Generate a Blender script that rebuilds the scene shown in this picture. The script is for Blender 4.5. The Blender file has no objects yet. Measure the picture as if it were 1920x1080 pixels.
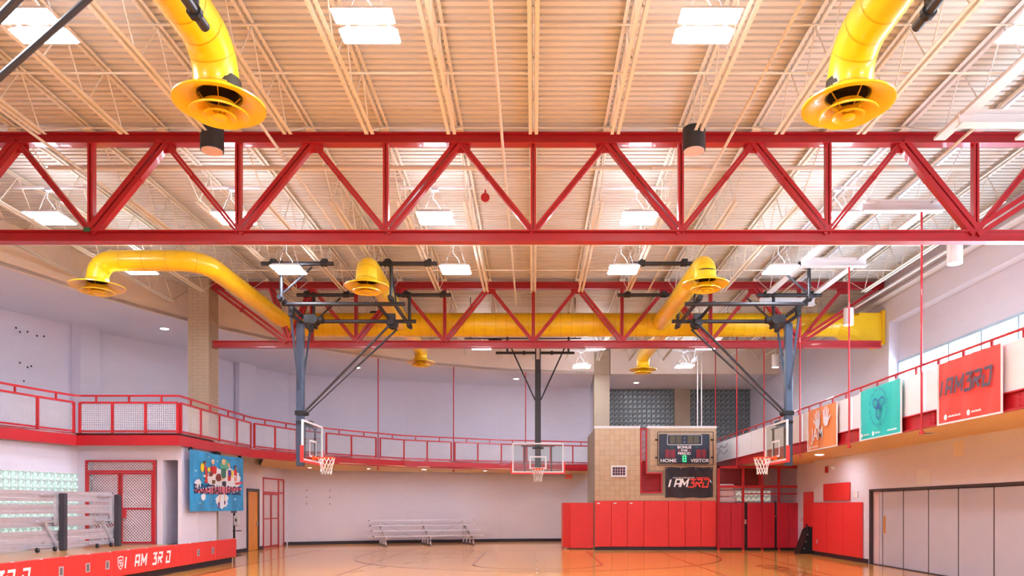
import bpy, bmesh, math, random
from mathutils import Vector, Matrix
from math import pi, sin, cos, radians, hypot
random.seed(7)
S = bpy.context.scene
COL = S.collection
CH = 1.72                                   # eye height of the camera above the court

# ---------------------------------------------------------------- camera
cam_d = bpy.data.cameras.new('camera'); cam = bpy.data.objects.new('camera', cam_d); COL.objects.link(cam)
cam.location = (0, 0, CH); cam.rotation_euler = (radians(90), 0, 0)
cam_d.sensor_width = 36; cam_d.lens = 26.25
cam_d.shift_x = -40/1920; cam_d.shift_y = 410/1920
cam_d.clip_start = 0.1; cam_d.clip_end = 300
S.camera = cam
# ---------------------------------------------------------------- sky, exposure
W = bpy.data.worlds.new('sky'); S.world = W; W.use_nodes = True
W.node_tree.nodes['Background'].inputs[0].default_value = (0.72, 0.86, 1.0, 1)
W.node_tree.nodes['Background'].inputs[1].default_value = 11.0
S.view_settings.view_transform = 'Standard'; S.view_settings.look = 'None'
S.view_settings.gamma = 1; S.view_settings.use_curve_mapping = False
S.view_settings.exposure = 1.0
LENS_E = 46.0                               # strength of the light fixtures' lenses
LAMP = (0.86, 0.91, 1.0)
def area(name, loc, sx, sy, watts, color=LAMP, rot=(0,0,0)):
    d = bpy.data.lights.new(name, 'AREA'); d.shape = 'RECTANGLE'; d.size = sx; d.size_y = sy; d.energy = watts; d.color = color
    o = bpy.data.objects.new(name, d); o.location = loc; o.rotation_euler = rot; COL.objects.link(o); return o
# the rows of high-bay lamps over the part of the court behind the camera
for yy in (6.0, 1.5, -2.5):
    for xx in (-6.1, -2.0, 2.2, 6.2):
        area('court_lamp', (xx, yy, 7.55), 0.72, 0.66, 130)

pt = area('window_portal', (11.2, 13.6, 5.57), 1.14, 18.8, 1, (1,1,1), (0, radians(90), 0)); pt.data.cycles.is_portal = True

# ---------------------------------------------------------------- materials
def lin(c):
    def f(v):
        v /= 255.0
        return v/12.92 if v <= 0.04045 else ((v+0.055)/1.055)**2.4
    return (f(c[0]), f(c[1]), f(c[2]), 1)
MATS = {}
def new_mat(name):
    m = bpy.data.materials.new(name); m.use_nodes = True; MATS[name] = m
    nt = m.node_tree; return m, nt, nt.nodes['Principled BSDF']
def mat(name, rgb, rough=0.5, metal=0.0, var=0.06, scale=3.0, bump=0.0, bscale=60, coat=0.0, spec=0.5):
    m, nt, b = new_mat(name); N = nt.nodes; L = nt.links
    b.inputs['Roughness'].default_value = rough; b.inputs['Metallic'].default_value = metal
    b.inputs['Coat Weight'].default_value = coat; b.inputs['Specular IOR Level'].default_value = spec
    tc = N.new('ShaderNodeTexCoord'); nz = N.new('ShaderNodeTexNoise'); nz.inputs['Scale'].default_value = scale
    nz.inputs['Detail'].default_value = 4
    L.new(tc.outputs['Object'], nz.inputs['Vector'])
    r = N.new('ShaderNodeValToRGB'); c = lin(rgb)
    lo = [max(0, v*(1-var)) for v in c[:3]]+[1]; hi = [min(1, v*(1+var)) for v in c[:3]]+[1]
    r.color_ramp.elements[0].position = .3; r.color_ramp.elements[1].position = .7
    r.color_ramp.elements[0].color = lo; r.color_ramp.elements[1].color = hi
    L.new(nz.outputs['Fac'], r.inputs['Fac']); L.new(r.outputs['Color'], b.inputs['Base Color'])
    if bump:
        n2 = N.new('ShaderNodeTexNoise'); n2.inputs['Scale'].default_value = bscale; bp = N.new('ShaderNodeBump')
        bp.inputs['Strength'].default_value = bump; bp.inputs['Distance'].default_value = .01
        L.new(tc.outputs['Object'], n2.inputs['Vector']); L.new(n2.outputs['Fac'], bp.inputs['Height']); L.new(bp.outputs['Normal'], b.inputs['Normal'])
    return m
def block_mat(name, rgb, bw=.4, bh=.2, joint=.008, var=.05, strength=.35, rough=.75):
    m, nt, b = new_mat(name); N = nt.nodes; L = nt.links
    uv = N.new('ShaderNodeUVMap'); br = N.new('ShaderNodeTexBrick')
    c = lin(rgb)
    br.inputs['Scale'].default_value = 1; br.inputs['Brick Width'].default_value = bw; br.inputs['Row Height'].default_value = bh
    br.inputs['Mortar Size'].default_value = joint; br.inputs['Mortar Smooth'].default_value = .6
    br.inputs['Color1'].default_value = [v*(1-var) for v in c[:3]]+[1]; br.inputs['Color2'].default_value = [min(1, v*(1+var)) for v in c[:3]]+[1]
    br.inputs['Mortar'].default_value = [v*.965 for v in c[:3]]+[1]
    L.new(uv.outputs['UV'], br.inputs['Vector']); L.new(br.outputs['Color'], b.inputs['Base Color'])
    bp = N.new('ShaderNodeBump'); bp.invert = True; bp.inputs['Strength'].default_value = strength; bp.inputs['Distance'].default_value = .01
    L.new(br.outputs['Fac'], bp.inputs['Height']); L.new(bp.outputs['Normal'], b.inputs['Normal'])
    b.inputs['Roughness'].default_value = rough
    return m
def emit_mat(name, rgb, strength):
    m, nt, b = new_mat(name); nt.nodes.remove(b)
    e = nt.nodes.new('ShaderNodeEmission'); e.inputs[0].default_value = (*rgb, 1); e.inputs[1].default_value = strength
    nt.links.new(e.outputs[0], nt.nodes['Material Output'].inputs[0]); return m

wall_white = block_mat('painted_block', (226, 222, 238), var=.012, strength=.18)
plaster = mat('cream_plaster', (236, 222, 214), .8, var=.02, scale=.6)
soffit_m = mat('soffit_board', (230, 224, 230), .8, var=.02, scale=.6)
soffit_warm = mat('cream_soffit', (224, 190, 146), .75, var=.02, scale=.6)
deck_m = mat('cream_deck', (218, 212, 206), .55, var=.035, scale=.7)
joist_m = mat('cream_joist', (226, 218, 206), .5, var=.03)
white_steel = mat('white_steel', (226, 222, 226), .45, var=.02)
white_m = mat('white_paint', (232, 230, 234), .5, var=.02)
dark_gap = mat('dark_steel_gap', (70, 62, 64), .6)
red_steel = mat('red_steel', (172, 24, 36), .38, var=.06, coat=.2)
red_rail = mat('red_rail', (190, 30, 42), .4, var=.05, coat=.2)
red_pad = mat('red_vinyl', (236, 56, 56), .42, var=.03, scale=6, bump=.12, bscale=9)
crimson_pad = mat('crimson_vinyl', (198, 30, 54), .42, var=.05, scale=6, bump=.12, bscale=9)
yellow = mat('yellow_duct', (253, 208, 26), .32, var=.035, scale=2.5, coat=.3)
yellow_seam = mat('yellow_seam', (222, 172, 18), .4)
throat_m = mat('shaded_throat', (52, 40, 14), .7)
black_steel = mat('black_steel', (40, 40, 48), .4, var=.1)
mast_m = mat('blue_grey_steel', (66, 80, 104), .4, var=.08)
black_m = mat('black_rubber', (24, 24, 28), .6)
carpet_pad = mat('charcoal_pad', (66, 62, 72), .9, bump=.5, bscale=120)
alum = mat('aluminium', (214, 212, 222), .4, .55, var=.05, scale=8)
alum_dark = mat('grey_metal', (132, 132, 142), .45, .5, var=.06)
wire_m = mat('white_wire', (236, 234, 240), .5)
wire_red = mat('red_wire', (214, 60, 66), .5)
cage_back = mat('pink_white_board', (226, 196, 200), .7, var=.03)
brick_m = mat('tan_brick', (186, 168, 148), .8, var=.09, scale=1.7, bump=.3)
mortar_m = mat('tan_mortar', (166, 150, 132), .9)
block_tan = mat('tan_block', (208, 180, 150), .8, var=.05, scale=1.1, bump=.3)
block_tan2 = mat('warm_tan_block', (201, 172, 141), .8, var=.05, scale=1.1, bump=.3)
base_m = mat('black_baseboard', (38, 34, 52), .5)
orange_rim = mat('orange_rim', (244, 90, 30), .4)
net_m = mat('white_cord', (240, 238, 236), .8)
door_wood = mat('honey_wood', (232, 150, 48), .4, var=.08, scale=2)
frame_dark = mat('bronze_frame', (66, 58, 64), .5)
partition_m = mat('grey_partition', (200, 196, 210), .6, var=.015)
blue_m = mat('blue_nylon', (28, 74, 190), .6)
teal_m = mat('teal_nylon', (30, 110, 110), .6)
chrome = mat('chrome', (200, 200, 205), .2, 1.0)
white_flat = mat('white_print', (246, 244, 248), .6, var=.0)
grey_print = mat('slate_print', (92, 78, 98), .6, var=.0)
red_flat = mat('red_print', (232, 50, 48), .6, var=.0)
line_purple = mat('purple_line', (92, 44, 64), .25, coat=.5)
line_red = mat('red_line', (176, 42, 26), .25, coat=.5)
line_white = mat('pale_line', (236, 210, 186), .25, coat=.5)
lens_m = emit_mat('lit_lens', LAMP, LENS_E)
up_m = emit_mat('lit_uplight', LAMP, 24)
down_m = emit_mat('lit_downlight', (1, .96, .9), 40)

# maple floor
m, nt, b = new_mat('maple_floor'); N = nt.nodes; L = nt.links
tc = N.new('ShaderNodeTexCoord'); mp = N.new('ShaderNodeMapping'); L.new(tc.outputs['Object'], mp.inputs['Vector'])
br = N.new('ShaderNodeTexBrick'); br.inputs['Scale'].default_value = 1; br.inputs['Brick Width'].default_value = 1.1; br.inputs['Row Height'].default_value = .057
br.inputs['Mortar Size'].default_value = .0012; br.inputs['Color1'].default_value = lin((242, 166, 82)); br.inputs['Color2'].default_value = lin((247, 178, 94)); br.inputs['Mortar'].default_value = lin((216, 138, 66))
mp.inputs['Rotation'].default_value = (0, 0, 0); L.new(mp.outputs['Vector'], br.inputs['Vector'])
nz = N.new('ShaderNodeTexNoise'); nz.inputs['Scale'].default_value = .5; mx = N.new('ShaderNodeMixRGB'); mx.blend_type = 'MULTIPLY'; mx.inputs[0].default_value = .12
L.new(tc.outputs['Object'], nz.inputs['Vector']); L.new(br.outputs['Color'], mx.inputs[1]); L.new(nz.outputs['Color'], mx.inputs[2]); L.new(mx.outputs[0], b.inputs['Base Color'])
b.inputs['Roughness'].default_value = .16; b.inputs['Specular IOR Level'].default_value = .25; b.inputs['Coat Weight'].default_value = .28; b.inputs['Coat Roughness'].default_value = .04
maple = m
# clear board / pane: mostly transparent, reflecting at grazing angles
def clear_mat(name, tint, mixf):
    m, nt, b = new_mat(name); N = nt.nodes; L = nt.links; N.remove(b)
    t = N.new('ShaderNodeBsdfTransparent'); t.inputs[0].default_value = (*tint, 1)
    g = N.new('ShaderNodeBsdfGlossy'); g.inputs['Roughness'].default_value = .03
    f = N.new('ShaderNodeLayerWeight'); p = N.new('ShaderNodeMath'); p.operation = 'POWER'; p.inputs[1].default_value = 5; L.new(f.outputs['Facing'], p.inputs[0])
    a = N.new('ShaderNodeMath'); a.operation = 'MULTIPLY_ADD'; a.inputs[1].default_value = .6; a.inputs[2].default_value = mixf; L.new(p.outputs[0], a.inputs[0])
    x = N.new('ShaderNodeMixShader'); L.new(a.outputs[0], x.inputs[0]); L.new(t.outputs[0], x.inputs[1]); L.new(g.outputs[0], x.inputs[2])
    L.new(x.outputs[0], N['Material Output'].inputs[0]); return m
board_glass = clear_mat('backboard_glass', (.86, .92, .92), .06)
pane_glass = clear_mat('window_glass', (.92, .97, 1.0), .02)
# glass block: wavy glossy body
def glass_block_mat(name, rgb, e=0.0):
    m, nt, b = new_mat(name); N = nt.nodes; L = nt.links
    tc = N.new('ShaderNodeTexCoord'); nz = N.new('ShaderNodeTexNoise'); nz.inputs['Scale'].default_value = 9
    L.new(tc.outputs['Object'], nz.inputs['Vector'])
    r = N.new('ShaderNodeValToRGB'); c = lin(rgb); r.color_ramp.elements[0].position = .35; r.color_ramp.elements[1].position = .7
    r.color_ramp.elements[0].color = [v*.35 for v in c[:3]]+[1]; r.color_ramp.elements[1].color = [min(1, v*1.5) for v in c[:3]]+[1]
    L.new(nz.outputs['Fac'], r.inputs['Fac']); L.new(r.outputs['Color'], b.inputs['Base Color'])
    bp = N.new('ShaderNodeBump'); bp.inputs['Strength'].default_value = .6; bp.inputs['Distance'].default_value = .03
    L.new(nz.outputs['Fac'], bp.inputs['Height']); L.new(bp.outputs['Normal'], b.inputs['Normal'])
    b.inputs['Roughness'].default_value = .12; b.inputs['Specular IOR Level'].default_value = .8
    if e:
        L.new(r.outputs['Color'], b.inputs['Emission Color']); b.inputs['Emission Strength'].default_value = e
    return m
gblock_dark = glass_block_mat('grey_glass_block', (128, 144, 150))
gblock_lit = glass_block_mat('backlit_glass_block', (186, 222, 208), .3)  # emission stands in for daylight coming through from behind
gblock_cage = glass_block_mat('pale_glass_block', (200, 205, 190), .35)  # glow painted by emission, standing in for light through the blocks

# ---------------------------------------------------------------- mesh building
JIT = [0]
class B:
    def __init__(s): s.v = []; s.f = []
    def add(s, vs, fs):
        n = len(s.v); s.v += [tuple(v) for v in vs]; s.f += [tuple(i+n for i in f) for f in fs]; return s
    def box(s, x0, x1, y0, y1, z0, z1):
        # neighbouring members differ by fractions of a millimetre, as sawn and welded pieces do
        JIT[0] = (JIT[0]+1) % 7; e = JIT[0]*.0003
        if min(x1-x0, y1-y0, z1-z0) > .006: x0 += e; x1 -= e; y0 += e; y1 -= e; z0 += e; z1 -= e
        return s.add([(x0,y0,z0),(x1,y0,z0),(x1,y1,z0),(x0,y1,z0),(x0,y0,z1),(x1,y0,z1),(x1,y1,z1),(x0,y1,z1)],
                     [(3,2,1,0),(4,5,6,7),(0,1,5,4),(1,2,6,5),(2,3,7,6),(3,0,4,7)])
    def rbox(s, x0, x1, y0, y1, z0, z1, c):
        """a box with chamfered edges in plan and on top and bottom"""
        def ring(d, z): return [(x0+d+c,y0+d,z),(x1-d-c,y0+d,z),(x1-d,y0+d+c,z),(x1-d,y1-d-c,z),(x1-d-c,y1-d,z),(x0+d+c,y1-d,z),(x0+d,y1-d-c,z),(x0+d,y0+d+c,z)]
        vs = ring(c, z0)+ring(0, z0+c)+ring(0, z1-c)+ring(c, z1)
        fs = [tuple(range(7,-1,-1)), tuple(range(24,32))]
        for k in range(3):
            for i in range(8): fs.append((k*8+i, k*8+(i+1)%8, (k+1)*8+(i+1)%8, (k+1)*8+i))
        return s.add(vs, fs)
    def beam(s, p0, p1, w, h, up=(0,0,1)):
        p0 = Vector(p0); p1 = Vector(p1); d = (p1-p0).normalized(); u = Vector(up)
        if abs(d.dot(u)) > .98: u = Vector((0,1,0))
        sd = d.cross(u).normalized(); u = sd.cross(d).normalized()
        JIT[0] = (JIT[0]+1) % 7; e = JIT[0]*.0003; a = sd*(w/2-e); c = u*(h/2-e)
        return s.add([p0-a-c,p0+a-c,p0+a+c,p0-a+c,p1-a-c,p1+a-c,p1+a+c,p1-a+c],
                     [(3,2,1,0),(4,5,6,7),(0,1,5,4),(1,2,6,5),(2,3,7,6),(3,0,4,7)])
    def cyl(s, p0, p1, r, n=10, r2=None, caps=True):
        return s.tube([p0, p1], [r, r if r2 is None else r2], n, caps)
    def tube(s, pts, r, n=10, caps=True, closed=False):
        pts = [Vector(p) for p in pts]; m = len(pts); rr = r if isinstance(r, (list, tuple)) else [r]*m
        ts = []
        for i in range(m):
            if closed: t = pts[(i+1)%m]-pts[i-1]
            else: t = pts[min(i+1, m-1)]-pts[max(i-1, 0)]
            ts.append(t.normalized())
        u = Vector((0,0,1)) if abs(ts[0].z) < .9 else Vector((0,1,0))
        u = (u-ts[0]*u.dot(ts[0])).normalized(); vs = []
        for i in range(m):
            u = (u-ts[i]*u.dot(ts[i])).normalized(); w = ts[i].cross(u)
            for k in range(n):
                a = 2*pi*k/n; vs.append(pts[i]+(u*cos(a)+w*sin(a))*rr[i])
        fs = []
        for i in range(m if closed else m-1):
            j = (i+1) % m
            for k in range(n): fs.append((i*n+k, i*n+(k+1)%n, j*n+(k+1)%n, j*n+k))
        if caps and not closed: fs += [tuple(range(n-1,-1,-1)), tuple(range((m-1)*n, m*n))]
        return s.add(vs, fs)
    def lathe(s, prof, c, n=32, closed=True):
        vs = []; fs = []; m = len(prof)
        for r, z in prof:
            for k in range(n):
                a = 2*pi*k/n; vs.append((c[0]+r*cos(a), c[1]+r*sin(a), c[2]+z))
        for i in range(m if closed else m-1):
            j = (i+1) % m
            for k in range(n): fs.append((i*n+k, i*n+(k+1)%n, j*n+(k+1)%n, j*n+k))
        return s.add(vs, fs)
    def prism(s, poly, o, u, v, d):
        """2-D outline in the plane (o,u,v), pushed d along u x v, from the plane"""
        o = Vector(o); u = Vector(u); v = Vector(v); n = u.cross(v).normalized(); k = len(poly)
        a = [o+u*p[0]+v*p[1] for p in poly]; c = [q+n*d for q in a]
        return s.add(a+c, [tuple(range(k-1,-1,-1)), tuple(range(k, 2*k))]+[(i,(i+1)%k,k+(i+1)%k,k+i) for i in range(k)])
    def wall(s, pts, z0, z1, t):
        """upright strip along a plan line, t thick to the left of its direction"""
        n = len(pts); off = []
        for i in range(n):
            a = Vector(pts[max(i-1,0)]); c = Vector(pts[min(i+1,n-1)]); d = (c-a).normalized(); off.append(Vector((-d.y, d.x))*t)
        vs = []
        for i in range(n):
            p = Vector(pts[i]); q = p+off[i]
            vs += [(p.x,p.y,z0),(p.x,p.y,z1),(q.x,q.y,z1),(q.x,q.y,z0)]
        fs = [(0,1,2,3), ((n-1)*4+3,(n-1)*4+2,(n-1)*4+1,(n-1)*4)]
        for i in range(n-1):
            a = i*4; c = a+4
            fs += [(a,c,c+1,a+1),(a+1,c+1,c+2,a+2),(a+2,c+2,c+3,a+3),(a+3,c+3,c,a)]
        return s.add(vs, fs)
    def strip(s, A, C, z0, z1):
        """slab between two plan lines of equal length"""
        n = len(A); vs = []
        for i in range(n): vs += [(*A[i], z0), (*A[i], z1), (*C[i], z1), (*C[i], z0)]
        fs = [(0,1,2,3), ((n-1)*4+3,(n-1)*4+2,(n-1)*4+1,(n-1)*4)]
        for i in range(n-1):
            a = i*4; c = a+4
            fs += [(a,c,c+1,a+1),(a+1,c+1,c+2,a+2),(a+2,c+2,c+3,a+3),(a+3,c+3,c,a)]
        return s.add(vs, fs)
    def sphere(s, c, r, n=10, sc=(1,1,1)):
        prof = [(max(1e-4, sin(pi*i/(n//2+2))*r), -cos(pi*i/(n//2+2))*r) for i in range(n//2+3)]
        vs = []; fs = []; m = len(prof)
        for q, z in prof:
            for k in range(n): a = 2*pi*k/n; vs.append((c[0]+q*cos(a)*sc[0], c[1]+q*sin(a)*sc[1], c[2]+z*sc[2]))
        for i in range(m-1):
            for k in range(n): fs.append((i*n+k, i*n+(k+1)%n, (i+1)*n+(k+1)%n, (i+1)*n+k))
        return s.add(vs, fs)
WM = {}                                      # world matrix of each object this script makes
def mesh_of(name, b, material, smooth=False, uv=False):
    me = bpy.data.meshes.new(name); me.from_pydata(b.v, [], b.f)
    bm = bmesh.new(); bm.from_mesh(me); bmesh.ops.recalc_face_normals(bm, faces=bm.faces); bm.to_mesh(me); bm.free()
    me.materials.append(material)
    if smooth: me.shade_smooth(); me.set_sharp_from_angle(angle=radians(38))
    if uv:
        ul = me.uv_layers.new(name='UVMap')
        for p in me.polygons:
            n = p.normal
            for li in p.loop_indices:
                co = me.vertices[me.loops[li].vertex_index].co
                if abs(n.z) > .7: ul.data[li].uv = (co.x, co.y)
                else:
                    t = Vector((-n.y, n.x)).normalized(); ul.data[li].uv = (co.x*t.x+co.y*t.y, co.z)
    return me
def adopt(o, parent):
    if parent is not None:
        o.parent = parent; o.matrix_parent_inverse = WM[parent].inverted()
def obj(name, b, material, parent=None, smooth=False, uv=False):
    """links one mesh object, its shape given in the room's own coordinates"""
    o = bpy.data.objects.new(name, mesh_of(name, b, material, smooth, uv) if isinstance(b, B) else b); COL.objects.link(o)
    WM[o] = Matrix.Identity(4); adopt(o, parent); return o
def tag(o, label, cat, group=None, kind=None):
    o['label'] = label; o['category'] = cat
    if group: o['group'] = group
    if kind: o['kind'] = kind
    return o
def thing(name, label, cat, loc=(0,0,0), group=None):
    o = bpy.data.objects.new(name, None); COL.objects.link(o); o.location = loc; o.empty_display_size = .1
    WM[o] = Matrix.Translation(loc); return tag(o, label, cat, group)
def struct(name, b, material, parent=None, **k):
    o = obj(name, b, material, parent, **k)
    if parent is None: o['kind'] = 'structure'
    return o
def kids(o): return [c for c in COL.objects if c.parent == o]
CHILD = {}
def copy_tree(o, d, label=None, parent=None, children=None):
    """a copy of a thing with its parts and sub-parts, moved by d"""
    c = o.copy(); COL.objects.link(c)
    if parent is None:
        c.location = Vector(o.location)+Vector(d)
        if label: c['label'] = label
    else: c.parent = parent; c.matrix_parent_inverse = o.matrix_parent_inverse.copy()
    for ch in o.children: copy_tree(ch, d, None, c)
    return c
def text_mesh(name, s, size, o, u, v, material, parent=None, align='CENTER', lift=.004, bold=0.0, shear=0.0, sx=1.0, fit=None):
    cu = bpy.data.curves.new('t', 'FONT'); cu.body = s; cu.size = size; cu.align_x = align; cu.align_y = 'CENTER'; cu.offset = bold; cu.shear = shear
    cu.resolution_u = 3; cu.fill_mode = 'FRONT'
    to = bpy.data.objects.new('t', cu); COL.objects.link(to)
    me = bpy.data.meshes.new_from_object(to.evaluated_get(bpy.context.evaluated_depsgraph_get()))
    bpy.data.objects.remove(to)
    if fit: sx = fit/(max(w.co.x for w in me.vertices)-min(w.co.x for w in me.vertices))
    o = Vector(o); u = Vector(u).normalized(); v = Vector(v).normalized(); n = u.cross(v)
    for w in me.vertices: w.co = o+u*w.co.x*sx+v*w.co.y+n*lift
    me.name = name; me.materials.clear(); me.materials.append(material)
    return obj(name, me, material, parent)
def resample(pts, n):
    P = [Vector(p) for p in pts]; L = [0]
    for a, c in zip(P, P[1:]): L.append(L[-1]+(c-a).length)
    out = []
    for i in range(n):
        t = L[-1]*i/(n-1); k = max(j for j in range(len(L)) if L[j] <= t+1e-9); k = min(k, len(P)-2)
        f = (t-L[k])/(L[k+1]-L[k]); out.append(tuple(P[k].lerp(P[k+1], f)))
    return out
# angular block capitals of the banners, drawn as bars on a unit grid (x, y in 0..1)
GLY = {
 'I': [[(.0,0),(.0,1)]],
 'A': [[(0,0),(0,1),(.62,1),(.62,0)],[(0,.42),(.62,.42)]],
 'M': [[(0,0),(0,1),(.4,.35),(.8,1),(.8,0)]],
 '3': [[(0,1),(.68,1),(.32,.56),(.68,.52),(.68,0),(0,0)]],
 'R': [[(0,0),(0,.72)],[(-.04,1),(.66,1),(.66,.56),(.2,.5),(.66,0)]],
 'D': [[(-.05,1),(.66,1),(.66,0),(0,0),(0,.62)]],
}
ADV = {'I': .34, 'A': .98, 'M': 1.16, '3': 1.02, 'R': 1.0, 'D': 1.0, ' ': .5}
def bars(b, line, w, f):
    for i, (p, q) in enumerate(zip(line, line[1:])):
        p = Vector(p); q = Vector(q); d = (q-p).normalized(); n = Vector((-d.y, d.x))*w/2
        p = p-d*w/2*(i > 0); q = q+d*w/2*(i < len(line)-2)
        a = [Vector(f(p-n)), Vector(f(q-n)), Vector(f(q+n)), Vector(f(p+n))]; k = len(b.f) % 24
        nn = (a[1]-a[0]).cross(a[2]-a[1]).normalized()*(.0006*k)
        b.add([v+nn for v in a], [(0,1,2,3)])
def block_letters(name, s, h, o, u, v, material, parent, shear=.22, w=.2, gap=1.0, lift=.004):
    o = Vector(o); u = Vector(u).normalized(); v = Vector(v).normalized(); n = u.cross(v); b = B(); x = 0
    for ch in s:
        if ch != ' ':
            for line in GLY[ch]:
                bars(b, line, w, lambda p: o+u*((p.x+x+p.y*shear)*h)+v*(p.y*h)+n*lift)
        x += ADV[ch]*gap
    return obj(name, b, material, parent)
def poly_print(name, pts, o, u, v, material, parent, lift):
    o = Vector(o); u = Vector(u).normalized(); v = Vector(v).normalized(); n = u.cross(v); b = B()
    b.add([o+u*p[0]+v*p[1]+n*lift for p in pts], [tuple(range(len(pts)))]); return obj(name, b, material, parent)
# ================================================================ plan lines of the hall
EDGE = [(-12.6,14.0),(-12.57,17.57),(-12.0,19.6),(-9.3,19.6),(-9.3,21.7),(-9.2,24.4),(-8.4,26.6),(-7.29,28.35),(-5.26,30.6),(-4.34,31.1),(-1.48,32.6),(2.55,33.7)]   # edge of the curved running track
OUTER = [(-17,-8),(-17,16),(-16.8,20),(-16.06,22.5),(-15.15,24.3),(-15.05,25.2),(-13.1,28.4),(-12.3,31.2),(-11.0,33.5),(-8.95,34.3),(-8.25,34.6),(-6.1,35.4),(-1.73,36.7),(2.85,37.4)]
FASCIA = [(-14.31, -8), (-14.31, 9.8), (-13.92, 15.19), (-13.13, 18.42), (-12.25, 21.36), (-11.07, 23.97), (-9.41, 26.66), (-7.45, 28.91), (-5.01, 30.87), (-1.41, 32.73), (2.72, 33.42)]
HB, HT, HRAIL, HPAN = 3.33, 3.65, 4.63, 4.45      # track: underside, deck, hand rail, panel top
SOF = 7.68; DECK = 8.78

# ---------------------------------------------------------------- floor
b = B(); b.box(-17, 11.2, -8, 39, -.2, 0); floor = struct('floor', b, maple)
def floor_line(pts, w, m, closed=False):
    b = B()
    def f(p): return (p.x, p.y, .003)
    bars(b, pts, w, f); return obj('floor_line', b, m, floor)
floor_line([(-1.8,28.6),(-1.8,22.4)], .06, line_purple); floor_line([(2.06,28.6),(2.06,22.4)], .06, line_purple)
floor_line([(.13+1.93*cos(a), 22.4-1.9*sin(a)) for a in [pi*i/20 for i in range(21)]], .06, line_purple)
floor_line([(-6.05,30.5),(-6.05,26)]+[(.15-6.2*cos(a), 26-6.2*sin(a)) for a in [pi*i/36 for i in range(1,36)]]+[(6.35,26),(6.35,29)], .06, line_purple)
floor_line([(-4.9,30.2),(-4.9,12)], .06, line_red); floor_line([(4.78,29.2),(4.78,12)], .06, line_red)
floor_line([(7.9,29),(7.3,14)], .06, line_red); floor_line([(-8.55,30),(-8.4,12)], .06, line_purple)
floor_line([(-8.5,29.0),(6.9,29.0)], .06, line_white)
for i in range(9): floor_line([(.1,28.4-i*1.1),(.1,28.4-i*1.1-.5)], .06, line_white)  # pale dashes painted in place of reflections of mesh and glass
for i in range(5): floor_line([(-2.9-i*.42,26.2-i*1.5),(-3.1-i*.42,25.4-i*1.5)], .07, line_white)  # slanted dashes paint a reflection onto the floor
# red lettering painted along the near right of the court, read from the right side line
text_mesh('painted_lettering', 'CENTER', 1.0, (6.75,20.0,0), (0,-1,0), (1,0,0), line_red, floor, lift=.004, fit=4.0)

# ---------------------------------------------------------------- walls
FRONT_Y = -8
wl = struct('wall_left', B().wall([OUTER[0],OUTER[1],OUTER[2],OUTER[3],OUTER[4],OUTER[5],OUTER[6],OUTER[7],OUTER[8]], 0, 9.0, .2), wall_white, uv=True)
wb = struct('wall_back', B().wall(OUTER[8:]+[(3.2,37.6),(3.4,38.2),(11.2,38.2)], 0, 9.0, .2), wall_white, uv=True)
struct('wall_front', B().box(-17.2, 11.4, FRONT_Y-.2, FRONT_Y, 0, 9), wall_white, uv=True)
def pilaster(x, y, w, d, ang, z0, z1, par):
    c, s = cos(ang), sin(ang); b = B()
    q = [(x-c*w/2-s*d*-0, y-s*w/2), (x+c*w/2, y+s*w/2), (x+c*w/2+s*d, y+s*w/2-c*d), (x-c*w/2+s*d, y-s*w/2-c*d)]
    b.add([(*p, z0) for p in q]+[(*p, z1) for p in q], [(0,1,2,3),(4,5,6,7),(0,1,5,4),(1,2,6,5),(2,3,7,6),(3,0,4,7)])
    return obj('wall_pilaster', b, wall_white, par, uv=True)
pilaster(-15.05, 24.85, .85, .35, radians(80), HT, SOF, wl)
pilaster(-12.15, 31.3, .9, .25, radians(64), 0, SOF, wl)
pilaster(-8.45, 34.95, 1.0, .22, radians(26), 0, SOF, wb)
# curved soffit and fascia over the running track
FA = resample(FASCIA, 40); OU = resample(OUTER, 40)
struct('ceiling_soffit', B().strip(FA, OU, SOF, SOF+.1), soffit_m)
struct('trim_fascia', B().wall(FA, SOF-.02, 9.0, .15), plaster)
# right side: lower wall under the track, upper wall with the clerestory in a long recess
RX, RU = 10.1, 11.0
b = B(); b.box(RX, RX+.3, FRONT_Y, 8, 0, HB+.035); b.box(RX, RX+.3, 22.45, 26.9, 0, HB+.035); b.box(RX, RX+.3, 8, 22.45, 2.24, HB+.035); b.box(RX+.3, RX+.6, 26.9, 38.2, 0, HB+.035); b.box(RX+.25, RX+.6, 26.6, 26.9, 0, HB+.035)
wr = struct('wall_right', b, wall_white, uv=True)
b = B(); b.box(RU, RU+.5, 23.1, 38.2, HT, 9); b.box(RU, RU+.5, FRONT_Y, 23.1, 7.42, 9); b.box(RU, RU+.5, FRONT_Y, 4, HT, 7.42)
b.box(RU+.3, RU+.5, 4, 23.1, 6.2, 7.42); b.box(RU+.3, RU+.5, 4, 23.1, HT, 4.95)
struct('wall_right_upper', b, wall_white, uv=True)
frame_blue = mat('pale_blue_frame', (176, 204, 226), .4)
MUL = [23.05, 21.75, 20.27, 18.79, 17.35, 15.9, 14.45, 13.0, 11.55, 10.1, 8.65, 7.2, 5.75, 4.3]
b = B(); b.box(RU+.28, RU+.36, 4, 23.1, 6.14, 6.22); b.box(RU+.28, RU+.36, 4, 23.1, 4.93, 5.0)
for y in MUL: b.box(RU+.27, RU+.37, y-.04, y+.04, 5.0, 6.14)
win = struct('window_1', b, frame_blue)
for a, c in zip(MUL, MUL[1:]): obj('pane', B().box(RU+.31, RU+.322, c+.04, a-.04, 5.0, 6.14), pane_glass, win)
obj('wall_patch', B().box(RX-.004, RX, 18.94, 19.65, 2.3, 2.7), white_m, wr); obj('wall_patch', B().box(RX-.004, RX, 17.5, 17.95, 2.92, 3.28), plaster, wr)

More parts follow.
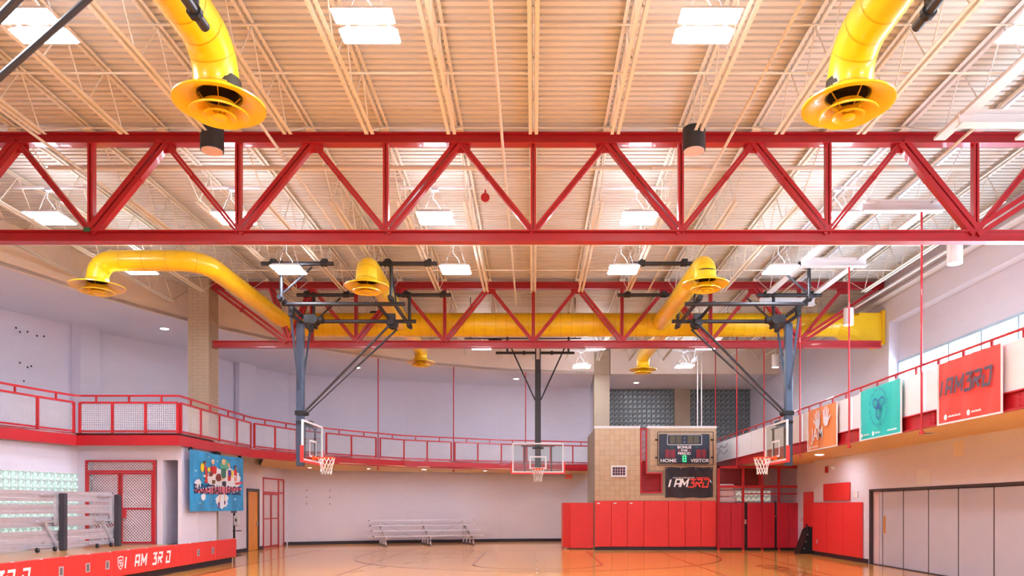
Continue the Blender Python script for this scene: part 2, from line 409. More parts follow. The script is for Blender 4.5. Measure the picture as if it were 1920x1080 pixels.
# back right: glass block windows between brick piers, above the ramp of the track
WINY = 38.0
pier = B(); pier.box(2.85, 3.85, 37.9, 38.3, HT, SOF)
def glass_wall(name, x0, x1, z0, z1, y, pitch, m, parent=None, dep=.12):
    """frame and mortar grid with one mesh per glass block"""
    nx = max(1, round((x1-x0)/pitch)); nz = max(1, round((z1-z0)/pitch)); px = (x1-x0)/nx; pz = (z1-z0)/nz
    w = struct(name, B().box(x0, x1, y, y+.05, z0, z1), alum_dark)
    g = .014; ob = B(); a, c, d = px/2-g, pz/2-g, .02
    ob.add([(-a,0,-c),(a,0,-c),(a,0,c),(-a,0,c),(-a+d,-.03,-c+d),(a-d,-.03,-c+d),(a-d,-.03,c-d),(-a+d,-.03,c-d)], [(4,5,6,7),(0,1,5,4),(1,2,6,5),(2,3,7,6),(3,0,4,7)])
    me = mesh_of('glass_block', ob, m)
    for i in range(nx):
        for k in range(nz):
            o = bpy.data.objects.new('glass_block', me); COL.objects.link(o); o.location = (x0+(i+.5)*px, y-.002, z0+(k+.5)*pz); o.parent = w
    return w
glass_wall('window_2', 3.85, 7.15, 5.7, 7.66, 37.9, .24, gblock_dark)
glass_wall('window_3', 7.95, 11.0, 4.4, 7.66, 37.9, .26, gblock_dark)
struct('wall_back_pier', B().box(7.15, 7.95, 37.8, 38.1, 3.6, SOF), brick_m)
struct('ceiling_right', B().box(3.45, 11.0, 33.5, 38.2, SOF, SOF+.1), soffit_m)
struct('trim_right_fascia', B().box(3.45, 11.0, 33.4, 33.55, SOF-.02, 9), plaster)

# storage block on the left: walls under the curved track, stage, doors
def seg(n, pts, z0, z1, t=.2): return struct(n, B().wall(pts, z0, z1, t), wall_white, uv=True)
WA = [(-13.3,14),(-12.85,17.3),(-12.2,20.0)]
seg('wall_stage_window', WA, 2.62, HT-.05); seg('wall_stage_window_base', WA, 0, 1.0)
seg('wall_stage_back', [(-12.2,20.0),(-12.0,20.0)], 0, HT-.05); seg('wall_stage_header', [(-12.0,20.0),(-10.08,20.0)], 2.97, HT-.05)
seg('wall_stage_pier', [(-10.08,20.0),(-9.93,20.0)], 0, HT-.05); seg('wall_stage_lintel', [(-9.93,20.0),(-9.52,20.0)], 2.97, HT-.05)
seg('wall_stage_corner', [(-9.52,20.0),(-9.42,20.0),(-9.42,22.2),(-9.95,22.25)], 0, HT-.05, .1)
seg('wall_passage', [(-10.95,23.3),(-10.95,28.5)], 0, HT); seg('wall_passage_end', [(-10.95,29.7),(-10.95,30.2)], 0, HT); seg('wall_passage_header', [(-10.95,28.5),(-10.95,29.7)], 2.42, HT)
seg('wall_passage_far', [(-11.05,30.2),(-11.1,33.6)], 0, HT)
# rooms behind the openings
struct('wall_closet', B().box(-10.3,-9.4,20.9,21.0,.7,3.0).box(-9.97,-9.93,20.2,20.9,.7,3.0).box(-9.52,-9.48,20.2,20.9,.7,3.0), wall_white, uv=True)

# ---------------------------------------------------------------- ceiling deck: ribbed steel sheets running across the hall
b = B(); y = FRONT_Y; P = .1524; prof = []
while y < 38.2: prof += [(y, DECK), (y+.092, DECK), (y+.102, DECK+.07), (y+.142, DECK+.07)]; y += P
vs = []
for q in prof: vs += [(-17, *q), (11.2, *q)]
b.add(vs, [(2*i, 2*i+1, 2*i+3, 2*i+2) for i in range(len(prof)-1)])
ceil = struct('ceiling', b, deck_m)
struct('ceiling_roof', B().box(-17.2, 11.5, -8.2, 38.4, 8.95, 9.1), white_m)

# ---------------------------------------------------------------- red roof trusses
def ibeam(b, x0, x1, y, z0, z1, w=.2, t=.022):
    b.box(x0, x1, y-w/2, y+w/2, z0, z0+t); b.box(x0, x1, y-w/2, y+w/2, z1-t, z1); b.box(x0, x1, y-.012, y+.012, z0+t, z1-t); return b
PX = 1.37
def truss(y, x0, x1, bx0, bx1, left_nodes, label):
    t = thing('roof_truss', label, 'truss', (0, y, 6.63))
    ztop, zb = 8.45, 6.86
    obj('top_chord', ibeam(B(), x0, x1, y, 8.45, 8.65), red_steel, t); obj('bottom_chord', ibeam(B(), bx0, bx1, y, 6.63, 6.84), red_steel, t)
    def member(xt, xb, heavy):
        b = B(); s = .075 if heavy else .05
        if heavy > 1: s = .1
        for dy in (-.055, .055) if heavy else (-.03, .03):
            b.beam((xt, y+dy, ztop+.06), (xb, y+dy, zb-.06), .05, s, (1,0,0)) if False else None
        d = Vector((xb-xt, 0, zb-ztop)).normalized(); n = Vector((-d.z, 0, d.x))
        gap = {0:.028, 1:.05, 2:.062}[heavy]
        for k in (-1, 1):
            o = n*gap*k
            b.beam(Vector((xt,y,ztop+.05))+o, Vector((xb,y,zb-.04))+o, {0:.09,1:.12,2:.14}[heavy], {0:.05,1:.07,2:.09}[heavy], n)
        for f in (.38,):
            c = Vector((xt,y,ztop)).lerp(Vector((xb,y,zb)), f); b.beam(c-n*(.05+.035*heavy), c+n*(.05+.035*heavy), .1, .04, d)
        obj('diagonal', b, red_steel, t)
    def vert(x):
        b = B(); b.box(x-.052, x-.012, y-.06, y+.06, zb-.05, ztop+.05); b.box(x+.012, x+.052, y-.06, y+.06, zb-.05, ztop+.05); b.box(x-.012, x+.012, y-.012, y+.012, zb-.03, ztop+.03)
        obj('vertical', b, red_steel, t)
    for k in range(-8, 9, 2):
        x = k*PX
        if x < bx0+.6 or x > bx1-.6: continue
        if left_nodes and k < -4: continue
        vert(x)
        for s in (-1, 1):
            xt = x+s*PX
            if xt < x0 or xt > x1: continue
            inner = abs(xt) < abs(x) if k else False
            member(xt, x, (0 if abs(x) < 2 else 1 if abs(x) < 7 else 2) if inner else 0)
    if left_nodes:
        vert(-6.85); member(-6.85, -7.55, 1); member(-8.1, -7.55, 1); member(-9.85, -7.6, 2)
    else:
        vert(-10*PX+2.74); member(-9.62, -10.96, 1)
    member(10.8, 8.22, 2)
    for k in range(-9, 8, 2):
        x = k*PX
        if x0 < x-.3 and not (left_nodes and k < -4): obj('gusset', B().box(x-.2, x+.2, y-.008, y+.008, 8.3, 8.5), red_steel, t)
    return t
t = truss(13.9, -13.9, 11.0, -13.9, 11.0, False, 'red steel roof truss, the near one crossing the whole hall')
obj('tag_plate', B().box(-8.31,-8.19,13.78,13.8,6.8,6.88), mat('green_tag', (40,96,60), .6), t)
truss(23.1, -9.95, 10.85, -9.9, 10.75, True, 'red steel roof truss in front of the big yellow duct, ending at the brick column')
# end plate marking on the near truss
# ---------------------------------------------------------------- cream open web joists
def fascia_y(x):
    for a, c in zip(FASCIA[4:], FASCIA[5:]):
        if a[0] <= x <= c[0]: return a[1]+(c[1]-a[1])*(x-a[0])/(c[0]-a[0])
    return None
ORD = ['centre','first','second','third','fourth','fifth','sixth','seventh','eighth','ninth','tenth']
def joist(k, y0, y1, bay, z0=7.95, lo_m=None):
    x = k*PX
    side = 'over mid court' if k == 0 else f'{ORD[abs(k)]} {"left" if k < 0 else "right"} of the middle'
    heavy = k in (5, 6)
    mm = white_steel if heavy else joist_m; w = .07 if heavy else .05
    t = thing('roof_joist', f'{"white" if heavy else "cream"} open web joist {bay}, {side}', 'joist', (x, y0, 8.7), 'open web joists '+bay)
    zt = DECK-.06
    b = B(); 
    for s in (-1, 1): b.box(x+s*.03-(w if s < 0 else 0)+.0, x+s*.03+(w if s > 0 else 0), y0-.04, y1+.04, zt-.008, zt); b.box(x+s*.026-.004, x+s*.026+.004, y0, y1, zt, zt+.05)
    b.box(x-.08, x+.08, y0-.05, y0+.12, DECK-.13, DECK-.06); b.box(x-.08, x+.08, y1-.12, y1+.05, DECK-.13, DECK-.06)
    obj('top_chord', b, mm, t)
    c0, c1 = y0+1.25, y1-1.35
    b = B()
    for s in (-1, 1): b.box(x+s*.03-(w if s < 0 else 0), x+s*.03+(w if s > 0 else 0), c0, c1, z0, z0+.008); b.box(x+s*.026-.004, x+s*.026+.004, c0, c1, z0, z0+.06)
    obj('bottom_chord', b, mm, t)
    b = B(); n = max(2, round((c1-c0)/1.15)); q = (c1-c0)/n; r = .012
    b.cyl((x, y0+.1, zt-.01), (x, c0+.06, z0+.03), r, 5, caps=False); b.cyl((x, y1-.1, zt-.01), (x, c1-.06, z0+.03), r, 5, caps=False)
    for i in range(n):
        b.cyl((x, c0+i*q+.06, z0+.03), (x, c0+(i+.5)*q, zt-.01), r, 5, caps=False); b.cyl((x, c0+(i+.5)*q, zt-.01), (x, c0+(i+1)*q-.06, z0+.03), r, 5, caps=False)
    obj('web', b, mm, t)
    if heavy: obj('stiffener', B().box(x-.1, x+.1, c0-.1, c1+.1, z0-.05, z0-.005), white_steel, t)
for k in range(-9, 8):
    joist(k, 4.8, 13.85, 'before the near truss')
for k in range(-9, 8):
    y1 = 23.05 if k >= -7 else (fascia_y(k*PX) or 23)-.1
    joist(k, 14.0, y1, 'between both trusses')
for k in range(-6, 8):
    y1 = (fascia_y(k*PX) or 33.4)-.15
    if y1-23.2 > 2.9: joist(k, 23.2, y1, 'behind the far truss')
# bridging rods tying the joists together
def bridging(y, x0, x1, z, label):
    tag(obj('bridging_rod', B().cyl((x0, y, z), (x1, y, z), .014, 6), joist_m), label, 'rod')
bridging(10.8, -12.4, 9.7, DECK-.09, 'thin cream rod across the near joists close under the deck'); bridging(10.8, -12.4, 9.7, 7.99, 'thin cream rod across the bottoms of the near joists')
bridging(17.9, -12.4, 9.7, 7.99, 'thin cream rod across joist bottoms behind the near red truss'); bridging(19.8, -11.0, 9.7, 7.99, 'thin cream rod across joist bottoms just before the far red truss'); bridging(19.8, -11, 9.7, DECK-.09, 'thin cream rod close under the deck before the far red truss')
bridging(13.72, -13.5, 10.9, DECK-.1, 'thin pale conduit running above the top of the near red truss')
# sprinkler pipes
def pipe(name, pts, r, m, label, cat='pipe', n=8, fit=None):
    b = B().tube(pts, r, n)
    if fit:
        a, c = Vector(pts[0]), Vector(pts[-1]); L_ = (c-a).length; d = (c-a).normalized(); q = 1.5
        while q < L_-.2: b.cyl(a+d*q, a+d*(q+.09), r*1.35, n); q += fit
    return tag(obj(name, b, m, None, smooth=True), label, cat)
pipe('sprinkler_main', [(-9.4,14.5,8.3),(8.45,14.5,8.3)], .042, joist_m, 'long pinkish cream sprinkler main running across behind the near red truss', fit=3.4)
for x, lab in ((-8.7,'farthest left of the branches along the roof'),(-4.62,'passing beside the near left duct outlet'),(-.55,'just left of the middle joist'),(3.45,'between the right speaker and the right duct outlet'),(7.55,'farthest right of the branches along the roof')):
    pipe('sprinkler_pipe', [(x,4.5,8.2),(x,24.0,8.2)], .026, joist_m, f'thin cream sprinkler pipe under the deck, {lab}', fit=3.0)
# white header beams between two heavy joists, red hanger rods below them
for y, lab in ((11.8,'the nearest, beside the right duct outlet'),(15.25,'just behind the near red truss'),(18.75,'above the right side basket'),(22.2,'next to the far red truss')):
    b = B(); z = 7.94 if y < 20 else 7.9
    b.box(6.72, 8.36, y-.1, y+.1, z-.01, z+.01).box(6.72, 8.36, y-.1, y+.1, z-.2, z-.18).box(6.72, 8.36, y-.01, y+.01, z-.18, z-.01)
    tag(obj('header_beam', b, white_steel), f'white steel header beam slung between two joists, {lab}', 'beam')
# white ledger beam and light strut along the top of the right wall
tag(obj('ledger_beam', B().box(10.72, 10.98, 4.6, 34, 8.12, 8.14).box(10.72, 10.98, 4.6, 34, 8.3, 8.32).box(10.84, 10.87, 4.6, 34, 8.14, 8.3), white_steel), 'long white steel ledger beam along the top of the right wall', 'beam')
pipe('roof_conduit', [(9.9,5,7.85),(9.9,23,7.85)], .035, white_steel, 'white conduit running beside the right wall below the joists')

# anchor holes left in the painted walls
for x, y, z in ((-15.9,22.9,7.2),(-15.85,23.0,7.1),(-15.75,23.2,7.15),(-15.62,23.45,7.08),(-15.5,23.6,7.1),(-15.85,23.0,6.15),(-15.75,23.2,6.05),(-15.7,23.3,6.1),(-15.8,23.1,5.6),(-15.72,23.25,5.4)):
    obj('anchor_hole', B().sphere((x+.05,y-.02,z),.03,6), dark_gap, wl)
for x in (-10.25,-9.3):
    for z in (1.85,2.15,2.45): obj('anchor_hole', B().sphere((x,33.76+(x+10.25)*.39,z),.025,6), dark_gap, wb)
# ================================================================ high-bay lights
def high_bay(x, y, z, label):
    t = thing('high_bay_light', label, 'light', (x, y, z), 'twin panel high bay lights')
    b = B()
    for s in (-1, 1):
        c = y+s*.195; b.add([(x-.37,c-.14,z+.012),(x+.37,c-.14,z+.012),(x+.37,c+.14,z+.012),(x-.37,c+.14,z+.012),(x-.3,c-.1,z+.07),(x+.3,c-.1,z+.07),(x+.3,c+.1,z+.07),(x-.3,c+.1,z+.07)], [(4,5,6,7),(0,1,5,4),(1,2,6,5),(2,3,7,6),(3,0,4,7),(3,2,1,0)])
    b.box(x-.28, x-.24, y-.2, y+.2, z+.071, z+.095).box(x+.24, x+.28, y-.2, y+.2, z+.07, z+.095).box(x-.12, x+.12, y-.08, y+.08, z+.07, z+.14)
    obj('housing', b, white_steel, t)
    for s in (-1, 1):
        c = y+s*.195; obj('lens', B().rbox(x-.355, x+.355, c-.13, c+.13, z-.012, z+.011, .01), lens_m, t); obj('uplight_lens', B().box(x-.22, x+.22, c-.07, c+.07, z+.0705, z+.078), up_m, t)
    zs = 8.3
    for s in (-1, 1): obj('hanger_wire', B().cyl((x+s*.26, y, z+.09), (x+s*.05, y, zs), .005, 5), alum, t)
    obj('power_cord', B().tube([(x+.08, y, z+.13), (x+.1, y, z+.2), (x+.04, y, z+.3), (x-.06, y, z+.42), (x-.04, y, zs-.05)], .008, 6), white_m, t, smooth=True)
    obj('strut', B().box(x-.75, x+.75, y-.02, y+.02, zs, zs+.018).box(x-.75, x+.75, y-.02, y-.016, zs, zs+.04).box(x-.75, x+.75, y+.016, y+.02, zs, zs+.04), white_steel, t)
    obj('junction_box', B().box(x-.09, x+.05, y-.05, y+.05, zs-.05, zs), alum, t)
for row, y, z, xs in (('nearest row',9.28,7.68,(-6.2,-2.07,2.15,6.3)), ('row behind the near truss',15.45,7.68,(-10.0,-6.2,-2.02,2.19,6.3)),
                      ('row before the far truss',18.4,7.55,(-9.75,-6.03,-1.92,2.22,6.09)), ('row beyond the yellow duct',28.0,7.68,(-1.96,2.36,6.5)), ('farthest row near the back fascia',31.6,7.65,(2.05,6.4))):
    for i, x in enumerate(xs): high_bay(x, y, z, f'white twin panel light in the {row}, {ORD[i+1]} from the left')
# ================================================================ yellow ducts
def round_path(pts, rad, n=8):
    P = [Vector(p) for p in pts]; out = [P[0]]
    for a, c, e in zip(P, P[1:], P[2:]):
        d0 = (a-c).normalized(); d1 = (e-c).normalized(); r = min(rad, (a-c).length*.49 if a is not P[0] else (a-c).length*.98, (e-c).length*.98 if e is P[-1] else (e-c).length*.49)
        p0 = c+d0*r; p1 = c+d1*r
        for i in range(n+1):
            t = i/n; out.append(p0*(1-t)**2+c*2*t*(1-t)+p1*t*t)
    out.append(P[-1]); return out
def seams(path, r, step):
    b = B(); acc = 0; nxt = step*.5
    for a, c in zip(path, path[1:]):
        L_ = (c-a).length; d = (c-a).normalized()
        while nxt <= acc+L_:
            p = a+d*(nxt-acc); b.tube([p-d*.007, p+d*.007], r+.006, 24, caps=False); nxt += step
        acc += L_
    return b
def diffuser(t, c, R=.55, rd=.25):
    """round cone diffuser, its mouth facing the floor; c is the middle of the outer rim"""
    k = R/.55; x, y, z = c
    o = obj('diffuser', B().lathe([(rd+.004,.16),(rd+.03,.10),(.4*k,.035),(.55*k,.0),(.552*k,-.022),(.535*k,-.024),(.40*k,.012),(rd+.05,.06),(rd+.005,.09),(rd-.012,.16)], c, 40), yellow, t, smooth=True)
    obj('throat', B().lathe([(rd-.012,.11),(rd-.012,.30),(.0001,.30),(.0001,.29),(rd-.03,.29),(rd-.03,.11)], c, 32), throat_m, o, smooth=True)  # dark cup paints the shade inside the duct mouth
    for r0, r1, z0, z1 in ((.2,.355,.0,-.125), (.1,.2,-.06,-.15), (.0,.087,-.14,-.16)):
        if r0: prof = [(r0*k,z0),(r0*k+.05*k,z0-.055),(r1*k,z1),(r1*k,z1-.018),(r1*k-.02,z1-.018),(r0*k+.045*k,z0-.075),(r0*k-.01,z0-.01)]
        else: prof = [(.0001,z0),(r1*k,z1),(r1*k,z1-.016),(.0001,z1-.03)]
        obj('cone_ring', B().lathe(prof, c, 36), yellow, o, smooth=True)
    b = B()
    for a in (.3, .3+pi/2, .3+pi, .3+1.5*pi): b.beam((x+cos(a)*.05, y+sin(a)*.05, z-.12), (x+cos(a)*.25*k, y+sin(a)*.25*k, z+.12), .012, .012)
    obj('spider', b, yellow_seam, o)
def branch(path, r, c, R, label, rad=.75, step=.55):
    p = round_path(path, rad)
    t = thing('duct_branch', label, 'duct', c, 'yellow duct branches ending in round diffusers')
    obj('duct', B().tube(p, r, 28, caps=False), yellow, t, smooth=True); obj('duct_seam', seams(p, r, step), yellow_seam, t, smooth=True)['kind'] = 'stuff'
    diffuser(t, c, R, r); return t
YM, ZM, RM = 23.75, 7.5, .37
t = thing('main_duct', 'big round yellow duct running across behind the far red truss', 'duct', (1, YM, ZM))
p = [Vector((-7.7+.45*i*.999, YM, ZM)) for i in range(39)]; p[-1].x = 9.6
obj('duct', B().tube(p, RM, 32), yellow, t, smooth=True)
b = B(); x = -7.3
while x < 9.6: b.tube([(x-.006, YM, ZM), (x+.006, YM, ZM)], RM+.006, 32, caps=False); x += .34
obj('duct_seam', b, yellow_seam, t, smooth=True)['kind'] = 'stuff'
# round to rectangular transition, box and wall flange at the right end
n = 32; rd = []; rc = []
for k in range(n):
    a = 2*pi*(k+.5)/n; ca, sa = cos(a), sin(a); rd.append((9.6, YM+ca*RM, ZM+sa*RM)); m = max(abs(ca), abs(sa)); rc.append((10.2, YM+ca/m*.37, 7.33+sa/m*.46))
b = B().add(rd+rc, [(i, (i+1)%n, n+(i+1)%n, n+i) for i in range(n)]); b.box(10.2, 10.9, YM-.37, YM+.37, 6.87, 7.79)
obj('rectangular_collar', b, yellow, t); obj('wall_flange', B().box(10.9, 10.99, YM-.44, YM+.44, 6.8, 7.86), yellow, t)
branch([(-7.77,23.36,7.5),(-7.77,17.55,7.5),(-10.25,17.55,7.5),(-10.25,17.55,7.02)], .24, (-10.25,17.55,6.9), .6, 'yellow duct at the left, bending towards the fascia, with a round diffuser', .7)
branch([(-4.16,23.36,7.5),(-4.1,21.5,7.55),(-4.05,18.15,7.6),(-4.05,18.15,7.25)], .26, (-4.05,18.15,7.08), .54, 'yellow duct with round diffuser facing down among the pipes of the left hoop', .42)
branch([(3.98,23.36,7.5),(4.02,21.5,7.5),(4.05,17.6,7.45),(4.05,17.6,7.1)], .255, (4.05,17.6,6.97), .55, 'yellow duct with round diffuser facing down beside the pipes of the right hoop', .42)
branch([(-4.16,24.1,7.55),(-4.27,28.3,7.67),(-4.27,28.3,7.3)], .25, (-4.27,28.3,7.2), .54, 'yellow duct branch behind the main duct, far diffuser left of the centre mast', .4)
branch([(4.3,24.1,7.52),(4.33,29.5,7.66),(4.33,29.5,7.25)], .25, (4.33,29.5,7.14), .54, 'yellow duct branch behind the main duct, far diffuser right of the centre mast', .5)
branch([(-3.95,3.4,7.42),(-3.95,9.33,7.42),(-3.95,9.33,6.86)], .27, (-3.92,9.33,6.75), .55, 'yellow duct close overhead at top left with a large round diffuser', 1.0, .4)
branch([(3.95,3.4,7.42),(3.95,9.33,7.42),(3.95,9.33,6.86)], .27, (3.93,9.33,6.75), .55, 'yellow duct close overhead at top right with a large round diffuser', 1.0, .4)
t = thing('main_duct', 'big yellow duct overhead at the near end of the hall', 'duct', (0, 3.0, 7.42)); obj('duct', B().tube([(-8.5,3.02,7.42),(10.9,3.02,7.42)], .37, 32), yellow, t, smooth=True)
# ================================================================ hanging speakers and pendant lamps
for x, lab in ((-5.4,'black drum speaker hanging below the left duct diffuser at the near truss'), (2.7,'black drum speaker hanging right of centre at the near truss')):
    t = thing('drum_speaker', lab, 'speaker', (x, 12.55, 7.7), 'black drum speakers')
    obj('body', B().cyl((x,12.55,7.7), (x,12.55,8.07), .19, 24), black_steel, t, smooth=True); obj('grille', B().cyl((x,12.55,7.688), (x,12.55,7.7), .172, 24), cage_back, t)
    obj('hanger', B().cyl((x,12.55,8.07), (x,12.55,DECK+.004), .012, 6), joist_m, t)
t = thing('drum_speaker', 'black drum speaker half hidden above the main yellow duct behind the left hoop', 'speaker', (-5.2,24.6,7.76), 'black drum speakers')
obj('body', B().cyl((-5.2,24.6,7.76), (-5.2,24.6,8.12), .19, 24), black_steel, t, smooth=True); obj('hanger', B().cyl((-5.2,24.6,8.12), (-5.2,24.6,DECK+.004), .012, 6), joist_m, t)
for y, r, lab in ((16.3,.155,'nearest and largest of the three white cylinder pendants along the right wall'), (21.8,.14,'white cylinder pendant lamp beside the right end of the far truss'), (28.4,.13,'farthest white cylinder pendant lamp, right of the scoreboard')):
    t = thing('pendant_lamp', lab, 'lamp', (9.2, y, 7.02), 'white cylinder pendants')
    obj('shade', B().lathe([(r,0),(r,.48),(.0001,.48),(.0001,.46),(r-.012,.46),(r-.012,0)], (9.2,y,7.02), 24), white_m, t, smooth=True)
    obj('lamp', B().cyl((9.2,y,7.06), (9.2,y,7.075), r-.02, 20), down_m, t); obj('stem', B().cyl((9.2,y,7.5), (9.2,y,DECK+.004), .012, 6), white_steel, t)
# recessed downlights in the soffit and under the track
def downlight(x, y, z, m, label, r=.13, watts=0):
    if watts: area('downlight_glow', (x, y, z-.02), .2, .2, watts, (.95, .95, 1))
    t = thing('downlight', label, 'light', (x, y, z)); obj('trim_ring', B().lathe([(r,0),(r,-.012),(r-.03,-.012),(r-.03,0)], (x,y,z), 20), white_m, t); obj('lamp', B().cyl((x,y,z-.004), (x,y,z), r-.03, 16), m, t)
downlight(-12.35, 25.0, SOF, down_m, 'lit recessed downlight in the curved soffit left of the brick column', .16)
downlight(-7.55, 32.0, SOF, down_m, 'lit recessed downlight in the curved soffit behind the left basket mast', .15)
downlight(-.8, 34.8, SOF, down_m, 'lit recessed downlight in the back soffit left of the centre mast', .15)
downlight(4.95, 35.9, SOF, down_m, 'lit recessed downlight in the soffit above the glass block window', .15)
downlight(9.0, 23.5, HB+.025, down_m, 'lit recessed downlight under the right track below the orange banner', .15, 9)
downlight(8.75, 16.6, HB+.025, black_m, 'dark unlit recessed downlight under the right track below the red banner', .17)
downlight(-4.8, 32.8, 3.359, down_m, 'lit recessed downlight under the back track above the small bleacher', .13, 11)
for x, y, lab in ((-9.4,31.4,'added fill downlight under the track near the second red mesh door'),(-7.1,32.2,'added fill downlight under the track beyond the left hoop net'),(-2.2,34.0,'added fill downlight under the back track left of the centre net'),(.9,34.6,'added fill downlight under the back track beside the exit sign')): downlight(x, y, 3.359, down_m, lab, .1, 11)  # further downlights added to brighten the walls under the track
# ================================================================ brick columns
def brick_column(x0, x1, y0, y1, z0, z1, label, side):
    t = thing('brick_column', label, 'column', ((x0+x1)/2, (y0+y1)/2, z0))
    obj('core', B().box(x0+.012, x1-.012, y0+.012, y1-.012, z0, z1), mortar_m, t)
    ch = .1; n = int((z1-z0)/ch); w = x1-x0; d = y1-y0; g = .008; cache = {}
    def brick(a0, a1, c0, c1, z):
        key = (round(a1-a0, 3), round(c1-c0, 3))
        if key not in cache: cache[key] = mesh_of('brick', B().box(0, a1-a0, 0, c1-c0, 0, ch-g), brick_m)
        o = bpy.data.objects.new('brick', cache[key]); COL.objects.link(o); o.location = (a0, c0, z); WM[o] = Matrix.Translation((a0, c0, z)); o.parent = t; o.matrix_parent_inverse = WM[t].inverted()
    for i in range(n):
        z = z0+i*ch; cut = [0, .32, w] if i % 2 else [0, .16, .48, w]
        for a, c in zip(cut, cut[1:]): brick(x0+a+g/2, x0+c-g/2, y0, y0+.16, z)
        cuts = [.16+g, d*.62, d] if i % 2 else [.16+g, d*.4, d]
        for a, c in zip(cuts, cuts[1:]):
            if side > 0: brick(x1-.1, x1, y0+a, y0+c-g, z)
            else: brick(x0, x0+.1, y0+a, y0+c-g, z)
brick_column(-10.6, -9.95, 22.9, 23.6, HT, DECK-.02, 'tall tan brick column at left carrying the end of the far truss', 1)
brick_column(-10.6, -9.95, 22.9, 23.6, 0, HT-.06, 'foot of the tan brick column, glimpsed under the basketball league banner', 1)
brick_column(2.72, 3.42, 33.4, 34.1, 2.0, DECK, 'tall pale tan brick column at back, left of the glass block windows', -1)
# ================================================================ running track galleries
EA = []
for p0, p1 in zip(EDGE, EDGE[1:]): EA += [(p0[0]+(p1[0]-p0[0])*i/5, p0[1]+(p1[1]-p0[1])*i/5) for i in range(5)]
EA.append(EDGE[-1]); OA = resample([(-16.95,14)]+[(p[0]+.03, p[1]-.03) for p in OUTER[2:]], len(EA))
t = thing('running_track', 'curved elevated running track with a red edge beam round the left and back', 'gallery', (-12, 20, HB))
obj('deck', B().strip(EA, OA, HT-.05, HT-.005), soffit_m, t)
SE = resample([(-9.0,25.0)]+EDGE[6:], 30); SO = resample([(-10.95,29.95),(-11.05,33.5),(-8.95,34.2),(-6.1,35.3),(-1.73,36.6),(2.8,37.3)], 30)
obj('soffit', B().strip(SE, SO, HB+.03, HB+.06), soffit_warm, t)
b = B().wall(EDGE, HB+.026, HT-.022, .04); b.wall(EDGE, HB, HB+.025, .12); b.wall(EDGE, HT-.02, HT+.008, .1)
obj('edge_beam', b, red_rail, t)
t = thing('running_track', 'straight elevated running track with a red edge beam along the right wall', 'gallery', (8, 20, HB))
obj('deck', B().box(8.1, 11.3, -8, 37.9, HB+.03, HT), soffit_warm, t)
obj('edge_beam', B().box(8.04, 8.06, -8, 37.8, HB+.025, HT-.025).box(7.97, 8.1, -8, 37.8, HB, HB+.025).box(7.97, 8.1, -8, 37.8, HT-.025, HT), red_rail, t)
for y in (8.8, 12.25, 15.0, 18.4, 21.95, 25.4):
    b = B().box(8.015, 8.04, y-.11, y+.11, HB+.04, HT-.04); q = obj('splice_plate', b, red_rail, t)
    for dy in (-.06, .06):
        for dz in (.08, .16, .24): obj('bolt', B().cyl((8.0, y+dy, HB+dz), (8.015, y+dy, HB+dz), .02, 6), red_rail, q)
# ---------------------------------------------------------------- wire mesh railings on the curved track
def on_edge(px):
    k = (px-1000)/1400
    for a, c in zip(EDGE, EDGE[1:]):
        fa = a[0]-k*a[1]; fc = c[0]-k*c[1]
        if fa == fc: continue
        t = fa/(fa-fc)
        if -1e-6 <= t <= 1+1e-6: return Vector((a[0]+(c[0]-a[0])*t, a[1]+(c[1]-a[1])*t))
SECT = [[Vector((-12.575,16.0)),Vector((-12.57,17.3)),70,138],[150,211,273,333],[339,376,411,444,470],[477,515.6,556,604],[612,659,705],[713,757.6,801,846],[853,896,940,982],[988,1032,1074,1104]]
NAMES = ['above the bleacher on the stage','above the red mesh doors of the stage','beside the brick column above the blue banner','behind the left backboard','just right of the left basket','above the left half of the small bleacher','above the right half of the small bleacher','behind the centre backboard']
def mesh_panel(p, q, z0, z1, m, par, pitch=.055, r=.0046):
    b = B(); L_ = (q-p).length; d = (q-p)/L_; nx = int(L_/pitch); nz = int((z1-z0)/pitch)
    for i in range(1, nx): c = p+d*(L_*i/nx); b.tube([(c.x,c.y,z0),(c.x,c.y,z1)], r, 3, caps=False)
    for k in range(1, nz): z = z0+(z1-z0)*k/nz; b.tube([(p.x,p.y,z),(q.x,q.y,z)], r, 3, caps=False)
    o = obj('wire_mesh', b, m, par); o['kind'] = 'stuff'; return o
SP = [[p if isinstance(p, Vector) else on_edge(p) for p in pts] for pts in SECT]
for k, (P, lab) in enumerate(zip(SP, NAMES)):
    e0 = [(SP[k-1][-1]+P[0])/2] if k else []; e1 = [(SP[k+1][0]+P[-1])/2] if k+1 < len(SP) else []
    t = thing('railing_section', f'red framed railing section with white wire mesh, {lab}', 'railing', (P[0].x, P[0].y, HT), 'mesh railing sections along the curved track')
    def lineat(z, s, name, e=0):
        b = B()
        Q = e0+P+e1 if e else P
        for a, c in zip(Q, Q[1:]): b.beam((a.x,a.y,z), (c.x,c.y,z), s, s)
        obj(name, b, red_rail, t)
    lineat(HT+.05, .045, 'bottom_rail'); lineat(HPAN, .05, 'top_rail'); lineat(HRAIL, .05, 'hand_rail', 1)
    for i, p in enumerate(P): obj('post', B().box(p.x-.03, p.x+.03, p.y-.03, p.y+.03, HT, HPAN), red_rail, t)
    for a, c in zip(P, P[1:]):
        m = (a+c)/2; obj('stub', B().box(m.x-.02, m.x+.02, m.y-.02, m.y+.02, HPAN, HRAIL), red_rail, t); mesh_panel(a, c, HT+.07, HPAN-.02, wire_m, t)
